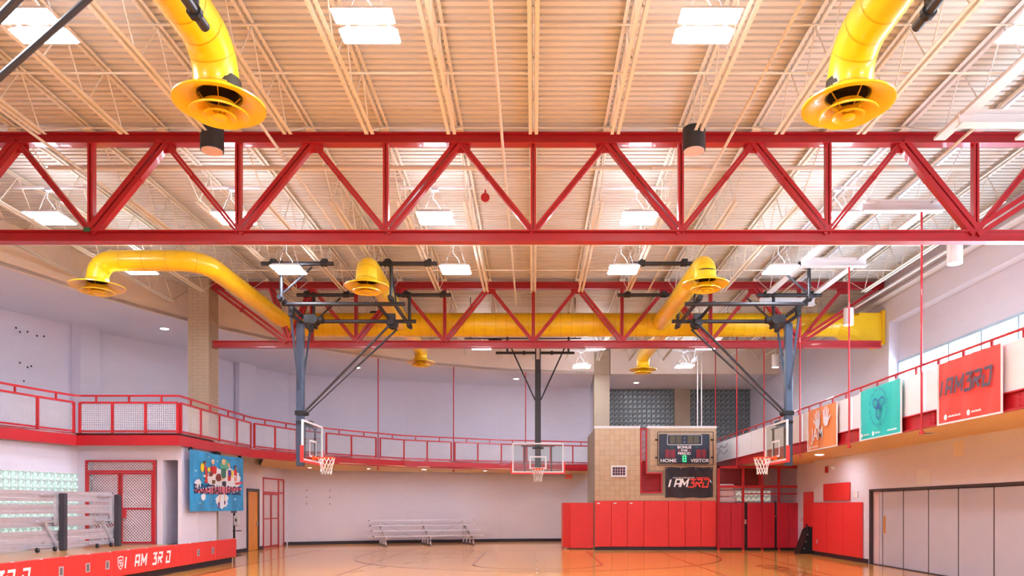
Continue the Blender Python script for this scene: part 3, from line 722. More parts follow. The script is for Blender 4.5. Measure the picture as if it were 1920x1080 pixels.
# red hanger rods of the track
def rod(x, y, z1, lab):
    t = thing('hanger_rod', lab, 'rod', (x, y, HB-.1), 'red hanger rods of the running track'); obj('rod', B().cyl((x,y,HB-.08), (x,y,z1), .022, 8), red_rail, t); obj('nut', B().cyl((x,y,HB-.13), (x,y,HB-.07), .045, 6), red_rail, t)
for px, lab in ((709,'thin red hanger rod of the back track, right of the left basket'),(850.5,'thin red hanger rod of the back track, left of the centre basket'),(985.5,'thin red hanger rod of the back track, just left of the centre mast')):
    e = on_edge(px); k = (px-1000)/1400; yy = 25.0
    while yy < (fascia_y(k*yy) or 99)+.06: yy += .02
    rod(k*yy, yy, SOF+.01, lab)
for i, (y, z1) in enumerate(((11.8,7.73),(15.25,7.73),(18.75,7.73),(22.2,7.69),(25.65,DECK+.004),(29.1,DECK+.004),(32.5,DECK+.004))):
    rod(7.93, y, z1, f'thin red hanger rod of the right track, {ORD[i+1]} counted from the near end')
# ---------------------------------------------------------------- white panel parapet of the right track
yb = [4.9, 8.35, 11.8, 15.25, 18.75, 22.2, 25.65, 29.1, 32.5, 36.8]
for i, (a, c) in enumerate(zip(yb, yb[1:])):
    t = thing('parapet_section', f'white parapet section with red hand rail, right track, {ORD[i+1]} from the near end', 'railing', (8.0, a, HT), 'white parapet sections on the right track')
    h = (a+c)/2
    for p0, p1 in ((a+.03, h-.012), (h+.012, c-.03)): obj('panel', B().box(8.0, 8.03, p0, p1, HT+.0, HPAN+.03), white_m, t)
    obj('hand_rail', B().tube([(8.0,a,HRAIL),(8.0,c,HRAIL)], .028, 8), red_rail, t, smooth=True)
    for f in (.125, .375, .625, .875): y = a+(c-a)*f; obj('stub', B().box(8.03, 8.06, y-.04, y+.04, HT, HRAIL-.01), red_rail, t)
mat('rose_board', (224, 172, 178), .7)
# ================================================================ baseboards
b = B().wall([(p[0]+.0, p[1]-.02) for p in OUTER[8:]], 0, .14, -.03); struct('baseboard_back', b, base_m)
struct('baseboard_left', B().box(-10.95,-10.92,23.4,28.5,0,.14).box(-10.95,-10.92,29.78,30.2,0,.14).box(-11.08,-11.05,33.0,33.6,0,.14), base_m)
struct('baseboard_right', B().box(RX-.03, RX, 22.5, 26.9, 0, .14), base_m)
# ================================================================ stage with padded front
XS, ZS = -9.2, .71
stage_top = mat('stage_wood', (206, 150, 92), .3, var=.1, scale=4, coat=.4)
t = thing('stage', 'low wooden stage at left with a padded red front', 'stage', (-11, 16, 0))
obj('riser', B().box(-13.6,-9.34,8,19.98,0,.66).box(-9.41,-9.34,19.98,23.14,0,.66), base_m, t)
obj('stage_floor', B().box(-13.6,-9.27,8,19.98,.66,ZS).box(-9.41,-9.27,19.98,23.14,.66,ZS), stage_top, t)
YP = [10.2,10.96,11.72,12.48,13.26,14.04,14.8,15.52,16.3,17.04,17.84,19.28,20.1,21.6,23.15]
for a, c in zip(YP, YP[1:]):
    q = obj('front_pad', B().rbox(-9.265, XS, a+.004, c-.004, .17, ZS+.03, .018), red_pad, t)
    obj('seam_stitch', B().box(XS-.04, XS+.002, c-.1, c-.03, ZS+.022, ZS+.033), white_flat, q)
def vent(y, par):
    q = obj('vent_frame', B().box(XS, XS+.012, y-.07, y-.045, .365, .555).box(XS, XS+.012, y+.045, y+.07, .365, .555).box(XS, XS+.012, y-.045, y+.045, .53, .555).box(XS, XS+.012, y-.045, y+.045, .365, .39), alum, par)
    obj('vent_screen', B().box(XS, XS+.004, y-.045, y+.045, .39, .53), alum_dark, q)
for y in (14.54,15.41,16.12,20.5,21.43): vent(y, t)
def stage_word(y0):
    U, V = (0,1,0), (0,0,1)
    for s, y in (('I',y0),('A',y0+.42),('M',y0+.69),('3',y0+1.2),('R',y0+1.48),('D',y0+1.88)):
        block_letters('lettering', s, .25, (XS,y,.335), U, V, white_flat, t, shear=.2, w=.22)
    sh = [(0,.29),(.115,.31),(.23,.29),(.23,.12),(.19,.05),(.115,0),(.04,.05),(0,.12)]
    c = y0-.3
    poly_print('shield_emblem', sh, (XS,c,.31), U, V, white_flat, t, .004)
    poly_print('shield_field', [(.115+(p[0]-.115)*.8, .155+(p[1]-.155)*.84) for p in sh], (XS,c,.31), U, V, red_flat, t, .007)
    b = B()
    for dx in (.03, .095):
        bars(b, [(c+dx+.075,.31+.22),(c+dx+.02,.31+.215),(c+dx+.02,.31+.165),(c+dx+.075,.31+.14),(c+dx+.075,.31+.1),(c+dx+.02,.31+.08)], .024, lambda p: (XS+.01, p.x, p.y))
    obj('shield_initials', b, white_flat, t)
stage_word(16.82); stage_word(11.54)
# ---------------------------------------------------------------- glass block window of the stage wall
A0, A1 = Vector((-12.85,17.3)), Vector((-12.2,20.0)); dA = (A1-A0).normalized(); nA = Vector((dA.y,-dA.x))
A0 = A1-dA*5.2
w = struct('window_4', B().add([(A0.x,A0.y,1.0),(A1.x,A1.y,1.0),(A1.x,A1.y,2.62),(A0.x,A0.y,2.62)]+[(A0.x-nA.x*.15,A0.y-nA.y*.15,1.0),(A1.x-nA.x*.15,A1.y-nA.y*.15,1.0),(A1.x-nA.x*.15,A1.y-nA.y*.15,2.62),(A0.x-nA.x*.15,A0.y-nA.y*.15,2.62)], [(0,1,2,3),(7,6,5,4),(0,4,5,1),(1,5,6,2),(2,6,7,3),(3,7,4,0)]), white_m)
me = mesh_of('glass_block', B().add([(0,0,0),(.188,0,0),(.188,0,.188),(0,0,.188),(.02,-.02,.02),(.168,-.02,.02),(.168,-.02,.168),(.02,-.02,.168)], [(4,5,6,7),(0,1,5,4),(1,2,6,5),(2,3,7,6),(3,0,4,7)]), gblock_lit)
for i in range(25):
    for k in range(8):
        o = bpy.data.objects.new('glass_block', me); COL.objects.link(o); p = A1-dA*(.2*(i+1)-.006)
        o.location = (p.x+nA.x*.002, p.y+nA.y*.002, 1.01+k*.2); o.rotation_euler = (0,0,math.atan2(dA.y,dA.x)); o.parent = w
# ---------------------------------------------------------------- tipped up aluminium bleacher on the stage
def bl(y): return -11.0+(y-17.2)*.1
t = thing('folded_bleacher', 'tall aluminium bleacher tipped upright on the stage with charcoal padded posts', 'bleacher', (bl(16),16,ZS))
for z0, z1, off in ((1.84,2.08,.02),(1.56,1.77,.05),(1.27,1.49,-.02),(.93,1.18,.04),(.76,.89,.0)):
    y0, y1 = 12.0, 19.02+off*2; b = B(); h = z1-z0
    for y in (0,):
        f = lambda q, d, z: (bl(q)+off+d, q, z)
        prof = [(0,z0),(.045,z0),(.045,z0+h*.3),(.03,z0+h*.34),(.03,z0+h*.62),(.045,z0+h*.66),(.045,z1),(.012,z1),(0,z1-.02)]
        n = len(prof); b.add([f(y0,d,z) for d, z in prof]+[f(y1,d,z) for d, z in prof], [tuple(range(n)), tuple(range(2*n-1,n-1,-1))]+[(i,(i+1)%n,n+(i+1)%n,n+i) for i in range(n)])
    q = obj('plank', b, alum, t)
    obj('end_cap', B().box(bl(y1)+off-.005, bl(y1)+off+.05, y1, y1+.03, z0-.005, z1+.005), alum_dark, q)
for y in (13.3,15.25,17.2,19.12):
    x = bl(y)
    obj('padded_post', B().rbox(x+.1, x+.24, y-.06, y+.06, ZS, 2.03, .015), carpet_pad, t)
    obj('frame_leg', B().box(x+.05,x+.1,y-.16,y-.06,1.3,2.0), alum, t); obj('frame_leg', B().box(x-.05,x+.0,y-.42,y-.34,.76,1.3), alum, t)
    obj('brace', B().beam((x+.07,y-.5,1.36),(x+.09,y-.08,.8),.05,.05), alum, t); obj('bracket', B().beam((x+.07,y-.75,1.4),(x+.07,y-.1,1.38),.05,.05), alum, t)
    obj('bracket', B().beam((x+.07,y-.6,1.99),(x+.07,y-.08,2.0),.05,.05), alum, t); obj('runner', B().beam((x+.03,y-.95,.82),(x+.06,y-.08,.8),.06,.05), alum, t)
    for d in (-.85,-.25):
        c = obj('caster', B().cyl((x+.12,y+d,ZS+.055),(x+.16,y+d,ZS+.055),.055,14), black_m, t, smooth=True); obj('caster_fork', B().box(x+.105,x+.175,y+d-.015,y+d+.015,ZS+.05,.82), alum_dark, c)
# ---------------------------------------------------------------- red mesh doors
def diamond(p0, u, x0, x1, z0, z1, par, m, pitch=.08, r=.007):
    b = B(); p0 = Vector(p0); u = Vector(u)
    def seg(a, c): b.tube([p0+u*a[0]+Vector((0,0,a[1])), p0+u*c[0]+Vector((0,0,c[1]))], r, 3, caps=False)
    w, h = x1-x0, z1-z0; n = int((w+h)/pitch)
    for i in range(1, n):
        d = i*pitch
        a = (x0+min(d,w), z0+max(0,d-w)); c = (x0+max(0,d-h), z0+min(d,h)); seg(a, c)
        a = (x1-min(d,w), z0+max(0,d-w)); c = (x1-max(0,d-h), z0+min(d,h)); seg(a, c)
    o = obj('wire_mesh', b, m, par); o['kind'] = 'stuff'
door = struct('door_1', B().box(-11.95,-11.9,19.9,19.96,ZS,2.96).box(-10.14,-10.09,19.9,19.96,ZS,2.96).box(-11.95,-10.09,19.9,19.96,2.91,2.96).box(-11.95,-10.09,19.9,19.96,2.64,2.69), red_rail)
for x0, x1, nm in ((-11.9,-11.03,'l'),(-11.0,-10.14,'r')):
    lf = obj('door_leaf', B().box(x0,x0+.045,19.9,19.95,ZS+.03,2.63).box(x1-.045,x1,19.9,19.95,ZS+.03,2.63).box(x0,x1,19.9,19.95,2.58,2.63).box(x0,x1,19.9,19.95,ZS+.03,ZS+.075).box(x0,x1,19.9,19.95,1.64,1.69), red_rail, door)
    diamond((x0,19.93,0), (1,0,0), .04, .83, ZS+.07, 2.6, lf, wire_m)
diamond((-11.9,19.93,0), (1,0,0), 0, 1.76, 2.69, 2.92, door, wire_m)
obj('lock_box', B().rbox(-11.02,-10.84,19.84,19.9,1.42,1.64,.008), red_rail, door); obj('door_handle', B().sphere((-10.98,19.84,1.7),.035,8), chrome, door)
struct('wall_locker_back', B().box(-12.0,-10.08,20.35,20.4,ZS,3.0).box(-12.0,-10.08,20.2,20.35,ZS-.05,ZS), MATS['rose_board'])
tag(obj('red_ball_cage', B().tube([(-11.85,20.2,1.7),(-11.3,20.2,1.78)],.03,8).tube([(-11.3,20.2,1.2),(-11.3,20.2,1.78)],.02,6).tube([(-11.85,20.2,1.2),(-11.3,20.2,1.24)],.04,8), red_rail), 'red tube rack just behind the mesh doors on the stage', 'rack')
# blue bag and teal net hanging in the narrow closet opening
t = thing('nylon_bag', 'blue nylon bag hanging in the narrow closet beside the red mesh doors', 'bag', (-9.6,20.4,1.4))
obj('body', B().sphere((-9.66,20.62,1.95),.17,12,(.62,.8,1.2)), blue_m, t, smooth=True); obj('drawstring', B().cyl((-9.66,20.62,2.1),(-9.62,20.7,2.9),.012,6), blue_m, t)
b = B()
for i in range(9): b.sphere((-9.62,20.35,.8+i*.13),.055,8)
tag(obj('ball_sleeve', b, teal_m, smooth=True), 'dark teal mesh sleeve hanging in the narrow closet opening', 'net')
# second red mesh door and wooden door in the passage wall
XD = -11.03
door = struct('door_2', B().box(XD,XD+.05,30.35,30.43,0,2.92).box(XD,XD+.05,32.85,32.93,0,2.92).box(XD,XD+.05,30.35,32.93,2.86,2.92).box(XD,XD+.05,32.2,32.27,0,2.92).box(XD,XD+.05,30.35,32.93,2.28,2.34), red_rail)
for a, c in ((30.43,31.3),(31.33,32.2)):
    lf = obj('door_leaf', B().box(XD,XD+.045,a,a+.05,.04,2.27).box(XD,XD+.045,c-.05,c,.04,2.27).box(XD,XD+.045,a,c,2.21,2.27).box(XD,XD+.045,a,c,.04,.1).box(XD,XD+.045,a,c,1.2,1.25), red_rail, door)
    diamond((XD+.02,a,0), (0,1,0), .05, .82, .1, 2.21, lf, wire_m, .09)
diamond((XD+.02,30.43,0), (0,1,0), 0, 2.42, 2.34, 2.86, door, wire_m, .09); diamond((XD+.02,32.27,0), (0,1,0), 0, .58, .05, 2.28, door, wire_m, .09)
obj('backing', B().box(XD-.03,XD-.01,30.35,32.93,0,2.9), MATS['rose_board'], door)
door = struct('door_3', B().box(-10.99,-10.9,28.5,28.58,0,2.42).box(-10.99,-10.9,29.62,29.74,0,2.42).box(-10.99,-10.9,28.5,29.74,2.3,2.42), frame_dark)
obj('door_leaf', B().box(-10.97,-10.93,28.58,29.62,.01,2.3), door_wood, door); obj('door_handle', B().box(-10.93,-10.88,29.46,29.52,.98,1.15).box(-10.9,-10.88,29.36,29.5,1.05,1.08), chrome, door)
# hand sanitiser stand
t = thing('sanitizer_stand', 'white hand sanitizer dispenser on a black pole stand behind the stage end', 'dispenser', (-10.5,26.2,0))
obj('pole', B().box(-10.53,-10.47,26.18,26.24,0,1.5), black_steel, t); obj('base', B().rbox(-10.7,-10.3,26.0,26.4,0,.03,.01), black_steel, t); obj('drip_tray', B().box(-10.5,-10.22,26.05,26.2,.86,.89), black_steel, t)
obj('dispenser', B().rbox(-10.47,-10.28,26.05,26.18,1.05,1.42,.03), white_m, t); obj('sign', B().box(-10.6,-10.4,26.16,26.18,1.5,1.72), alum_dark, t); obj('window', B().box(-10.4,-10.35,26.044,26.05,1.2,1.3), black_m, t)
# ================================================================ basketball league banner
YB0, YB1, ZB0, ZB1 = 20.05, 23.75, 1.59, 3.27
XB = -9.2
t = thing('league_banner', 'sky blue printed banner with five young players and the words basketball league', 'banner', (XB,21.9,ZB0))
nb = 24; b = B(); vs = []
for i in range(nb+1):
    y = YB0+(YB1-YB0)*i/nb; wv = .012*sin(i*1.9)
    for k in range(5): vs.append((XB-.03+wv*(1-k/4), y, ZB0+(ZB1-ZB0)*k/4-.03*sin(pi*i/nb)*(k == 4)))
b.add(vs, [(i*5+k,(i+1)*5+k,(i+1)*5+k+1,i*5+k+1) for i in range(nb) for k in range(4)])
sky = mat('sky_blue_vinyl', (46, 152, 212), .5, var=.25, scale=2.2)
obj('sheet', b, sky, t)
def bp(x, y):
    u = (x-85)/850; top = 80+145*u; return (u*(YB1-YB0), (1003-y)/(1003-top)*(ZB1-ZB0))
LF = [.02]
def pr(name, pts, c, lift):
    m = MATS.get('print_%d_%d_%d' % c) or mat('print_%d_%d_%d' % c, c, .6, var=0)
    poly_print(name, [bp(*p) for p in pts], (XB-.03,YB0,ZB0), (0,1,0), (0,0,1), m, t, .016+lift*.0012)
def el(cx, cy, rx, ry, n=12): return [(cx+rx*cos(2*pi*i/n), cy-ry*sin(2*pi*i/n)) for i in range(n)]
def splash(cx, cy, rx, ry, n=26): return [(cx+rx*(.72+.28*((i*7)%5)/4)*cos(2*pi*i/n), cy-ry*(.7+.3*((i*11)%7)/6)*sin(2*pi*i/n)) for i in range(n)]
Wt = (232,236,248)
pr('paint_splash', splash(570,520,320,190), Wt, 0); pr('paint_splash', splash(530,690,420,62), (226,214,236), 1); pr('paint_splash', splash(560,850,120,130), Wt, 1)
pr('paint_splash', splash(190,600,55,90), Wt, 1); pr('paint_splash', splash(270,790,40,60), Wt, 1); pr('paint_splash', splash(800,560,90,120), Wt, 1); pr('paint_splash', splash(600,330,90,100), (90,176,150), 1)
for cx, cy, r in ((355,200,16),(220,880,14),(850,905,10),(390,860,8),(780,830,26),(160,400,22),(480,260,20)): pr('paint_fleck', splash(cx,cy,r,r*.8,14), (150,206,238), 1)
pr('paint_splash', splash(255,355,34,75,16), (240,214,40), 2); pr('paint_splash', splash(352,385,26,40,16), (240,214,40), 2); pr('paint_splash', splash(728,452,24,58,16), (240,214,40), 2)
pr('paint_streak', [(760,590),(915,572),(912,600),(800,622)], (226,70,70), 2); pr('paint_streak', [(120,690),(520,640),(880,660),(900,700),(520,752),(200,730)], (224,120,140), 2)
skin1, skin2, red_, dk = (236,190,160), (150,92,66), (206,44,48), (44,34,52)
def player(name, hx, hy, hr, skin, hair, shirt, torso, shorts, arms, capc=None):
    for a in arms: pr(name, a, skin, 3)
    pr(name, torso, shirt, 4)
    if shorts: pr(name, shorts[0], shorts[1], 5)
    pr(name, el(hx, hy-hr*.35, hr*.98, hr*1.15), hair, 5); pr(name, el(hx+hr*.12, hy+hr*.2, hr*.72, hr*1.05), skin, 6)
    for s in (-.2, .45): pr(name, el(hx+hr*s, hy, hr*.12, hr*.1, 6), dk, 7)
    pr(name, el(hx+hr*.15, hy+hr*.62, hr*.25, hr*.09, 6), (180,60,66), 7)
    if capc: pr(name, [(hx-hr,hy-hr*.3),(hx-hr*.9,hy-hr*1.3),(hx+hr*.7,hy-hr*1.4),(hx+hr,hy-hr*.4)], capc, 7)
player('printed_figure', 285, 290, 24, skin2, dk, red_, [(282,330),(305,330),(322,440),(330,590),(290,580),(300,470)], None, [[(300,340),(318,350),(340,480),(328,490)]])
player('printed_figure', 410, 275, 28, skin1, (232,218,200), red_, [(376,335),(445,330),(470,360),(462,450),(400,445),(372,400)], ([(395,540),(450,545),(440,600),(400,600)], (120,96,70)), [[(372,350),(390,350),(400,440),(380,440)],[(452,360),(470,370),(440,470),(420,460)]])
player('printed_figure', 665, 330, 24, skin1, (206,160,96), (86,58,160), [(652,400),(705,395),(712,470),(690,492),(655,488)], ([(648,490),(705,485),(700,540),(690,560),(650,560)], red_), [[(640,400),(655,405),(655,500),(640,500)]])
player('printed_figure', 782, 360, 22, skin2, dk, red_, [(757,395),(800,390),(806,480),(760,485)], ([(755,500),(800,498),(806,560),(770,570)], (226,150,130)), [[(798,395),(810,400),(812,500),(800,500)]], (50,50,96))
player('printed_figure', 580, 280, 33, skin1, (240,210,130), (60,120,104), [(542,378),(600,368),(622,400),(618,505),(560,520),(538,450)], ([(552,565),(618,560),(622,630),(590,645),(555,620)], (58,52,66)), [[(600,380),(622,400),(610,520),(530,565),(520,540),(590,500)],[(512,750),(540,750),(520,880),(502,880)],[(582,750),(604,750),(606,860),(592,862)]])
pr('printed_trousers', [(362,470),(440,462),(450,500),(370,520)], (240,238,244), 5)
pr('printed_ball', el(498,505,45,60,16), (128,62,52), 7); pr('printed_ball', el(378,455,32,34,14), (120,60,60), 7)
pr('printed_shoe', [(488,872),(520,872),(516,945),(490,952)], (92,40,120), 6); pr('printed_shoe', [(586,850),(610,852),(608,908),(586,905)], (92,40,120), 6)
tx = text_mesh('lettering', 'BASKETBALL LEAGUE', .37, (XB-.03,(YB0+YB1)/2-.02,ZB0+.61), (0,1,0), (0,0,1), mat('navy_print', (44,30,74), .6, var=0), t, lift=.027, bold=.004, fit=3.2)
for y in (20.2,21.9,23.6): obj('grommet_tie', B().box(XB-.13,XB-.025,y-.02 if y != 21.9 else y-.13,y+.02 if y != 21.9 else y+.13,ZB1-.03,ZB1+.065), black_m, t)
# ================================================================ tan block wall with scoreboard
XL, XR2, YF, ZT = 2.44, 7.28, 29.7, 4.84
CUT = [(4.25,4.53,2.25,5.0),(4.53,5.13,2.25,3.08)]
b = B().box(XL,4.25,YF,YF+.2,0,ZT).box(4.25,5.13,YF,YF+.2,0,2.25).box(4.53,XR2,YF,YF+.2,3.08,ZT).box(5.13,XR2,YF,YF+.2,0,3.08)
b.box(XL,XL+.2,YF+.2,33.6,0,ZT).box(XR2-.2,XR2,YF+.2,33.6,0,ZT)
tan = struct('wall_scoreboard', b, mortar_m)
bx = .2; cell = {}
rows = [1.96+.2*i for i in range(15)]; nblk = 0; rest = B()
for r, z in enumerate(rows):
    z1 = min(z+.2, ZT)
    if z1-z < .05: continue
    x = XL-.1*(r % 2)*0
    while x < XR2-.01:
        x1 = min(x+.2, XR2)
        hit = any(x < c1-.02 and x1 > c0+.02 and z < d1-.02 and z1 > d0+.02 for c0, c1, d0, d1 in CUT)
        if not hit:
            key = (round(x1-x,2), round(z1-z,2), (int(x*7)+r*3) % 5 == 0)
            if key not in cell: cell[key] = mesh_of('block', B().box(.004, x1-x-.004, -.015, .0, .004, z1-z-.004), block_tan2 if key[2] else block_tan)
            if nblk < 296:
                o = bpy.data.objects.new('block', cell[key]); COL.objects.link(o); o.location = (x, YF-.001, z); o.parent = tan; nblk += 1
            else: rest.box(x+.004, x1-.004, YF-.016, YF-.001, z+.004, z1-.004)
        x = x1
if rest.v: o = obj('block_row', rest, block_tan, tan); o['kind'] = 'stuff'
obj('coping', B().box(XL-.02,4.25,YF-.015,YF+.22,ZT,ZT+.09).box(4.53,XR2+.02,YF-.015,YF+.22,ZT,ZT+.09), white_m, tan)
# red lined stair opening: frame, mesh, stair stringers and a dark red lining behind
t = thing('stair_opening', 'L shaped red framed opening in the tan wall, showing a stair behind red mesh', 'opening', (4.6,YF,2.25))
obj('frame', B().box(4.25,4.3,YF-.02,YF+.2,2.25,ZT).box(4.48,4.53,YF-.02,YF+.2,3.08,ZT).box(4.25,5.13,YF-.02,YF+.2,2.25,2.31).box(5.07,5.13,YF-.02,YF+.2,2.31,3.08).box(4.48,5.13,YF-.02,YF+.2,3.02,3.08).box(4.3,4.48,YF-.02,YF+.2,ZT-.06,ZT), red_rail, t)
mesh_panel(Vector((4.3,YF+.08)), Vector((5.07,YF+.08)), 2.31, 3.02, wire_red, t, .05, .004); mesh_panel(Vector((4.3,YF+.08)), Vector((4.48,YF+.08)), 3.02, ZT-.06, wire_red, t, .05, .004)
obj('lining', B().box(4.2,5.2,YF+.9,YF+.95,2.0,3.6), crimson_pad, t)
for i in range(2): obj('stringer', B().beam((4.2,YF+.5,2.72+i*.12),(5.0,YF+.5,3.2+i*.12),.06,.05), red_rail, t)
for i in range(5): obj('light_patch', B().beam((4.28,YF+.5,3.5+i*.24),(4.5,YF+.5,3.66+i*.24),.03,.09), cage_back, t)  # pale slanted bars painted in as patches of light in the slot
t = thing('wall_vent', 'small white framed vent with a purple grid on the tan block wall', 'vent', (3.4,YF-.05,3.0))
vx0, vx1, vz0, vz1 = 3.08, 3.72, 2.9, 3.36
obj('frame', B().box(vx0,vx1,YF-.05,YF-.016,vz0,vz0+.07).box(vx0,vx1,YF-.05,YF-.016,vz1-.07,vz1).box(vx0,vx0+.07,YF-.05,YF-.016,vz0+.07,vz1-.07).box(vx1-.07,vx1,YF-.05,YF-.016,vz0+.07,vz1-.07), white_m, t)
obj('back', B().box(vx0+.07,vx1-.07,YF-.02,YF-.016,vz0+.07,vz1-.07), mat('dark_purple', (70,40,72), .5), t)
for i in range(1,5): obj('slat', B().box(vx0+.07+i*.1-.008,vx0+.07+i*.1+.008,YF-.045,YF-.02,vz0+.07,vz1-.07), cage_back, t)
for i in range(1,3): obj('slat', B().box(vx0+.07,vx1-.07,YF-.043,YF-.022,vz0+.07+i*.107-.008,vz0+.07+i*.107+.008), cage_back, t)
# red wall pads below
xs = [XL,3.1,3.74,4.39,5.37,6.02,6.66,XR2]
for i, (a, c) in enumerate(zip(xs, xs[1:])):
    t = tag(obj('wall_pad', B().rbox(a+.004,c-.004,YF-.075,YF-.016,.13,1.95,.012), red_pad), f'tall red vinyl wall pad under the scoreboard wall, {ORD[i+1]} from the left', 'pad', 'red wall pads under the scoreboard')
    if i < 3: obj('tag_strip', B().box(a+.09,a+.2,YF-.079,YF-.075,1.83,1.88), white_flat, t)
struct('baseboard_scoreboard', B().box(XL,XR2,YF-.04,YF,0,.12), base_m)
# pads wrapping the end of the passage wall, left of the tan wall
struct('wall_pad_core', B().box(1.45,2.44,30.6,33.0,0,1.86), wall_white)
tag(obj('wall_pad', B().prism([(1.5,30.25),(2.42,30.05),(2.42,30.12),(1.52,30.32)], (0,0,.05), (1,0,0), (0,1,0), 1.83), red_pad), 'wide red vinyl pad turned a little from the tan wall, its top creased', 'pad')
tag(obj('wall_pad', B().prism([(1.22,32.6),(1.22,30.6),(1.48,30.26),(1.54,30.3),(1.29,30.62),(1.29,32.6)], (0,0,.05), (1,0,0), (0,1,0), 1.83), red_pad), 'red vinyl pad round the corner at the far left of the padded wall', 'pad')
# scoreboard and its guard
SX0, SX1, SZ0, SZ1, SY = 5.0, 6.98, 3.43, 4.6, YF-.12
navy = mat('navy_case', (34, 44, 66), .35, var=.05)
t = thing('scoreboard', 'dark navy electronic scoreboard with home and visitor panels on the tan wall', 'scoreboard', (6,SY,SZ0))
obj('case', B().rbox(SX0,SX1,SY,YF-.016,SZ0,SZ1,.01), navy, t)
b = B(); cx, cz, wx, hz = 5.99, 4.37, .68, .2
rr = [(cx+sx*(wx-.05)+.05*cos(a0+k*pi/8), cz+sz*(hz-.05)+.05*sin(a0+k*pi/8)) for sx, sz, a0 in ((1,1,0),(-1,1,pi/2),(-1,-1,pi),(1,-1,1.5*pi)) for k in range(5)]
b.tube([(x,SY-.004,z) for x, z in rr], .012, 6, closed=True); obj('clock_border', b, white_flat, t)
amber = mat('amber_digit', (112, 104, 76), .5, var=.2, scale=60); redd = mat('red_digit', (168, 44, 66), .5, var=.2, scale=60); greend = mat('dark_green', (30, 84, 80), .5); green_lit = emit_mat('lit_green_digit', (.05,.85,.2), 1.4)
def digit(x0, x1, z0, z1, m, lines=True, n='digit_panel'):
    o = obj(n, B().box(x0,x1,SY-.006,SY,z0,z1), m, t)
    if lines:
        b = B()
        for k in range(1,4): x = x0+(x1-x0)*k/4; b.box(x-.004,x+.004,SY-.008,SY-.006,z0,z1)
        for k in range(1,7): z = z0+(z1-z0)*k/7; b.box(x0,x1,SY-.008,SY-.006,z-.003,z+.003)
        obj('digit_grid', b, navy, o)
for x in (5.41,5.66): digit(x,x+.2,4.22,4.53,amber)
for x in (6.12,6.36): digit(x,x+.2,4.22,4.53,amber)
for z in (4.43,4.28): obj('colon_dot', B().box(5.975,6.005,SY-.006,SY,z-.015,z+.015), white_flat, t)
for x in (5.14,5.24,5.45): digit(x+(.0 if x > 5.2 else .05),x+(.17 if x > 5.2 else .08),3.66,3.98,redd)
for x in (6.34,6.46,6.67): digit(x+(.0 if x > 6.4 else .05),x+(.17 if x > 6.4 else .08),3.66,3.98,redd)
for x, s in ((5.48,-1),(6.5,1)):
    obj('arrow', B().prism([(x+s*.1,4.07),(x-s*.07,4.12),(x-s*.07,4.02)][::s], (0,SY-.0,0), (1,0,0), (0,0,1), .004), greend, t)
for x in (5.77,6.2): obj('possession_mark', B().box(x-.035,x+.035,SY-.006,SY,3.92,3.98), redd, t)
FU, FV = (1,0,0), (0,0,1)
for s, x, z, h, k in (('BONUS',5.98,4.07,.145,1.15),('POSS',5.98,3.945,.105,1.1),('PERIOD',5.98,3.825,.135,1.1),('HOME',5.35,3.54,.19,1.2),('VISITOR',6.6,3.54,.19,1.08)):
    text_mesh('lettering', s, h, (x,SY,z), FU, FV, white_flat, t, lift=.006, bold=.004, sx=k)
b = B()
for l in ([(5.93,3.51),(5.93,3.73),(6.04,3.73),(6.04,3.51),(5.93,3.51)],[(5.93,3.62),(6.04,3.62)]): bars(b, l, .035, lambda p: (p.x, SY-.006, p.y))
obj('period_digit', b, green_lit, t)
obj('period_frame', B().box(5.885,6.09,SY-.004,SY,3.475,3.765), greend, t)
t = thing('scoreboard_guard', 'thin black wire frame standing off around the scoreboard', 'frame', (6,SY-.2,SZ0-.07))
for p, q in (((4.9,SZ0-.07),(7.1,SZ0-.07)),((7.1,SZ0-.07),(7.1,SZ1+.07)),((7.1,SZ1+.07),(4.9,SZ1+.07)),((4.9,SZ1+.07),(4.9,SZ0-.07))): obj('bar', B().beam((p[0],SY-.1,p[1]),(q[0],SY-.1,q[1]),.03,.03), black_steel, t)
for z in (3.66,4.36):
    for x in (4.9,7.1): obj('standoff', B().cyl((x,SY-.1,z),(x,YF-.016,z),.03,8).cyl((x-.09,SY-.1,z),(x+.02,SY-.1,z),.035,8), black_steel, t)
# black banner below
t = thing('vinyl_banner', 'glossy black banner below the scoreboard with white and red lettering', 'banner', (6.2,YF-.03,2.1))
bx0, bx1, bz0, bz1 = 5.24, 7.13, 2.08, 3.28; vs = []; n = 20
for i in range(n+1):
    for k in range(7):
        e = min(i, n-i)/n; vs.append((bx0+(bx1-bx0)*i/n, YF-.055-.012*sin(i*.9+k*1.3)*(1-abs(2*k/6-1)*.2)*(1.3-e*2), bz0+(bz1-bz0)*k/6+.015*sin(i*.7)*(k in (0,6))))
obj('sheet', B().add(vs, [(i*7+k,(i+1)*7+k,(i+1)*7+k+1,i*7+k+1) for i in range(n) for k in range(6)]), mat('black_vinyl', (28,30,46), .22, var=.1, coat=.5), t, smooth=True)
PY = YF-.075
block_letters('lettering', 'I', .3, (5.38,PY,2.5), FU, FV, white_flat, t, .25, .22); block_letters('lettering', 'AM', .3, (5.6,PY,2.5), FU, FV, white_flat, t, .25, .2, .82); block_letters('lettering', '3RD', .3, (6.14,PY,2.5), FU, FV, mat('red_orange_print', (236,70,60), .5, var=0), t, .25, .2, .93)
text_mesh('tagline', 'CHRIST FIRST OTHERS SECOND', .062, (5.95,PY,2.865), FU, FV, white_flat, t, lift=.004, bold=.0015, shear=.2, sx=.98)
obj('red_bar', B().box(6.46,6.97,PY-.004,PY-.002,2.845,2.885), red_flat, t)
